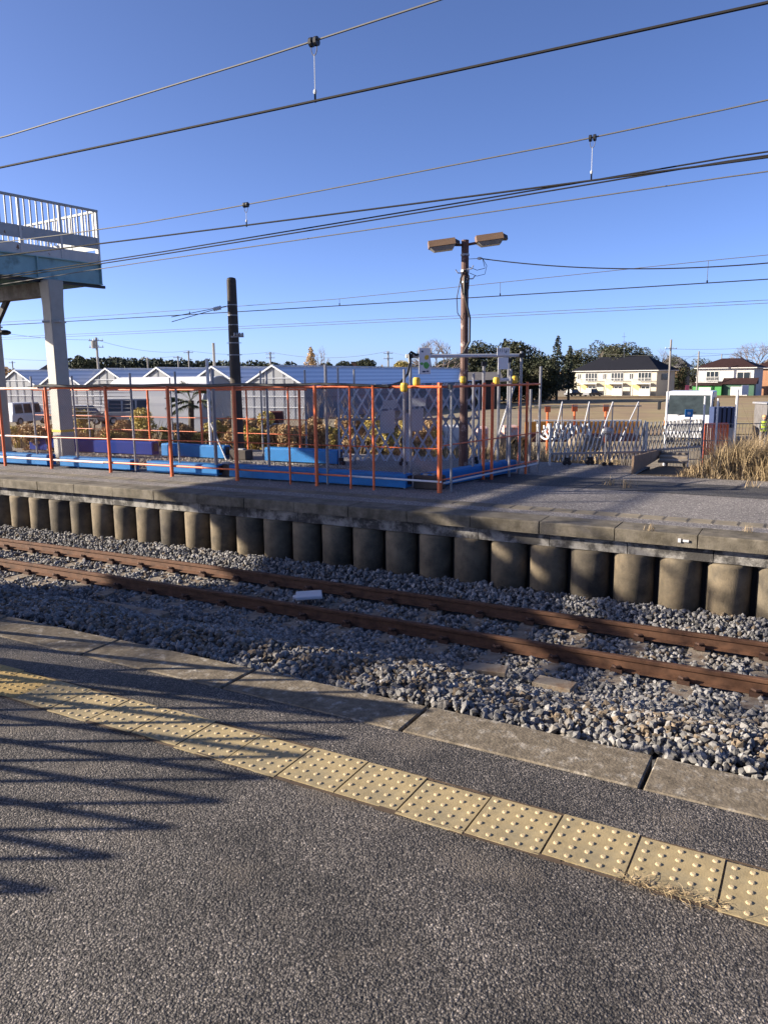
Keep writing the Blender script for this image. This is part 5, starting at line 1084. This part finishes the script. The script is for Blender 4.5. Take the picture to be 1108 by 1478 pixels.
# ------------------------------------------------------------------ worker
wz=ground_z(21.3,43); pw=at(1101,620,43); W0=Vector((pw.x,43,wz+.02))
wk=thing('person',W0,'worker in tan helmet and lime safety vest behind the dry grass','person')
def skin_body(parent,joints,edges,radii,m,name,sub=1):
    me=bpy.data.meshes.new(name); org=origin(parent); me.from_pydata([tuple(Vector(j)) for j in joints],edges,[]); me.materials.append(m)
    o=bpy.data.objects.new(name,me); COL.objects.link(o); o.parent=parent
    md=o.modifiers.new('skin','SKIN'); 
    for i,v in enumerate(me.skin_vertices[0].data): v.radius=radii[i] if isinstance(radii[i],tuple) else (radii[i],radii[i]); v.use_root=(i==0)
    ss_=o.modifiers.new('sub','SUBSURF'); ss_.levels=sub; ss_.render_levels=sub; return o
J=[(0,0,.92),(0,0,1.12),(0,0,1.36),(0,0,1.46),(0,-.01,1.53),(.11,0,.90),(.12,-.02,.50),(.12,.0,.09),(.12,-.14,.04),(-.11,0,.90),(-.12,.03,.50),(-.12,.04,.09),(-.12,-.10,.04),(.20,0,1.38),(.25,-.03,1.10),(.22,-.20,.92),(-.20,0,1.38),(-.26,-.02,1.10),(-.24,-.16,.90),(0,-.01,1.62)]
Ed=[(0,1),(1,2),(2,3),(3,4),(0,5),(5,6),(6,7),(7,8),(0,9),(9,10),(10,11),(11,12),(2,13),(13,14),(14,15),(2,16),(16,17),(17,18),(4,19)]
Rd=[(.16,.12),(.15,.11),(.17,.12),.075,.055,.095,.065,.045,.05,.095,.065,.045,.05,.065,.05,.035,.065,.05,.035,.085]
skin_body(wk,J,Ed,Rd,M['vestgrey'],'body')
vs=MB(); vs.loft([[W0+Vector((rx*math.cos(a*math.pi/8),ry*math.sin(a*math.pi/8),z)) for a in range(16)] for rx,ry,z in ((.195,.155,.86),(.185,.145,1.1),(.205,.155,1.32),(.15,.12,1.44))]); vs.build('vest',M['vest'],wk)
q=MB()
for z in (1.0,1.2): q.loft([[W0+Vector((.205*math.cos(a*math.pi/8),.165*math.sin(a*math.pi/8),z+d)) for a in range(16)] for d in (0,.05)])
q.build('reflective_band',M['galv'],wk)
hd=MB().ball(W0+Vector((0,-.01,1.60)),(.082,.098,.115),14,9); hd.ball(W0+Vector((0,-.108,1.585)),(.016,.022,.024),6,4)
for e in (-1,1): hd.ball(W0+Vector((e*.083,.0,1.60)),(.014,.022,.034),6,4)
h=hd.build('head',M['skin'],wk,smooth=True)
q=MB()
for e in (-1,1): q.ball(W0+Vector((e*.032,-.098,1.615)),(.013,.01,.008),6,4)
q.box(W0+Vector((0,-.101,1.535)),(.045,.012,.008)); q.build('face_features',M['black'],h)
q=MB(); q.loft([[W0+Vector((.12*k*math.cos(a*math.pi/8),.145*k*math.sin(a*math.pi/8)-.005,z)) for a in range(16)] for k,z in ((1.18,1.650),(1.0,1.655),(.97,1.70),(.75,1.755),(.35,1.78))]); q.build('helmet',M['helmet'],wk,smooth=True)
for e,j in ((1,J[15]),(-1,J[18])):
    q=MB(); c=W0+Vector(j); q.ball(c+Vector((0,-.035,-.02)),(.035,.05,.022),8,5)
    for f_ in range(4): q.tube([c+Vector((-.027+.018*f_,-.07,-.02)),c+Vector((-.027+.018*f_,-.115,-.03-.004*f_)),c+Vector((-.027+.018*f_,-.135,-.055))],[.010,.009,.007],6)
    q.tube([c+Vector((-e*.034,-.03,-.02)),c+Vector((-e*.055,-.06,-.03)),c+Vector((-e*.05,-.09,-.045))],[.011,.010,.008],6); q.build('hand',M['skin'],wk)
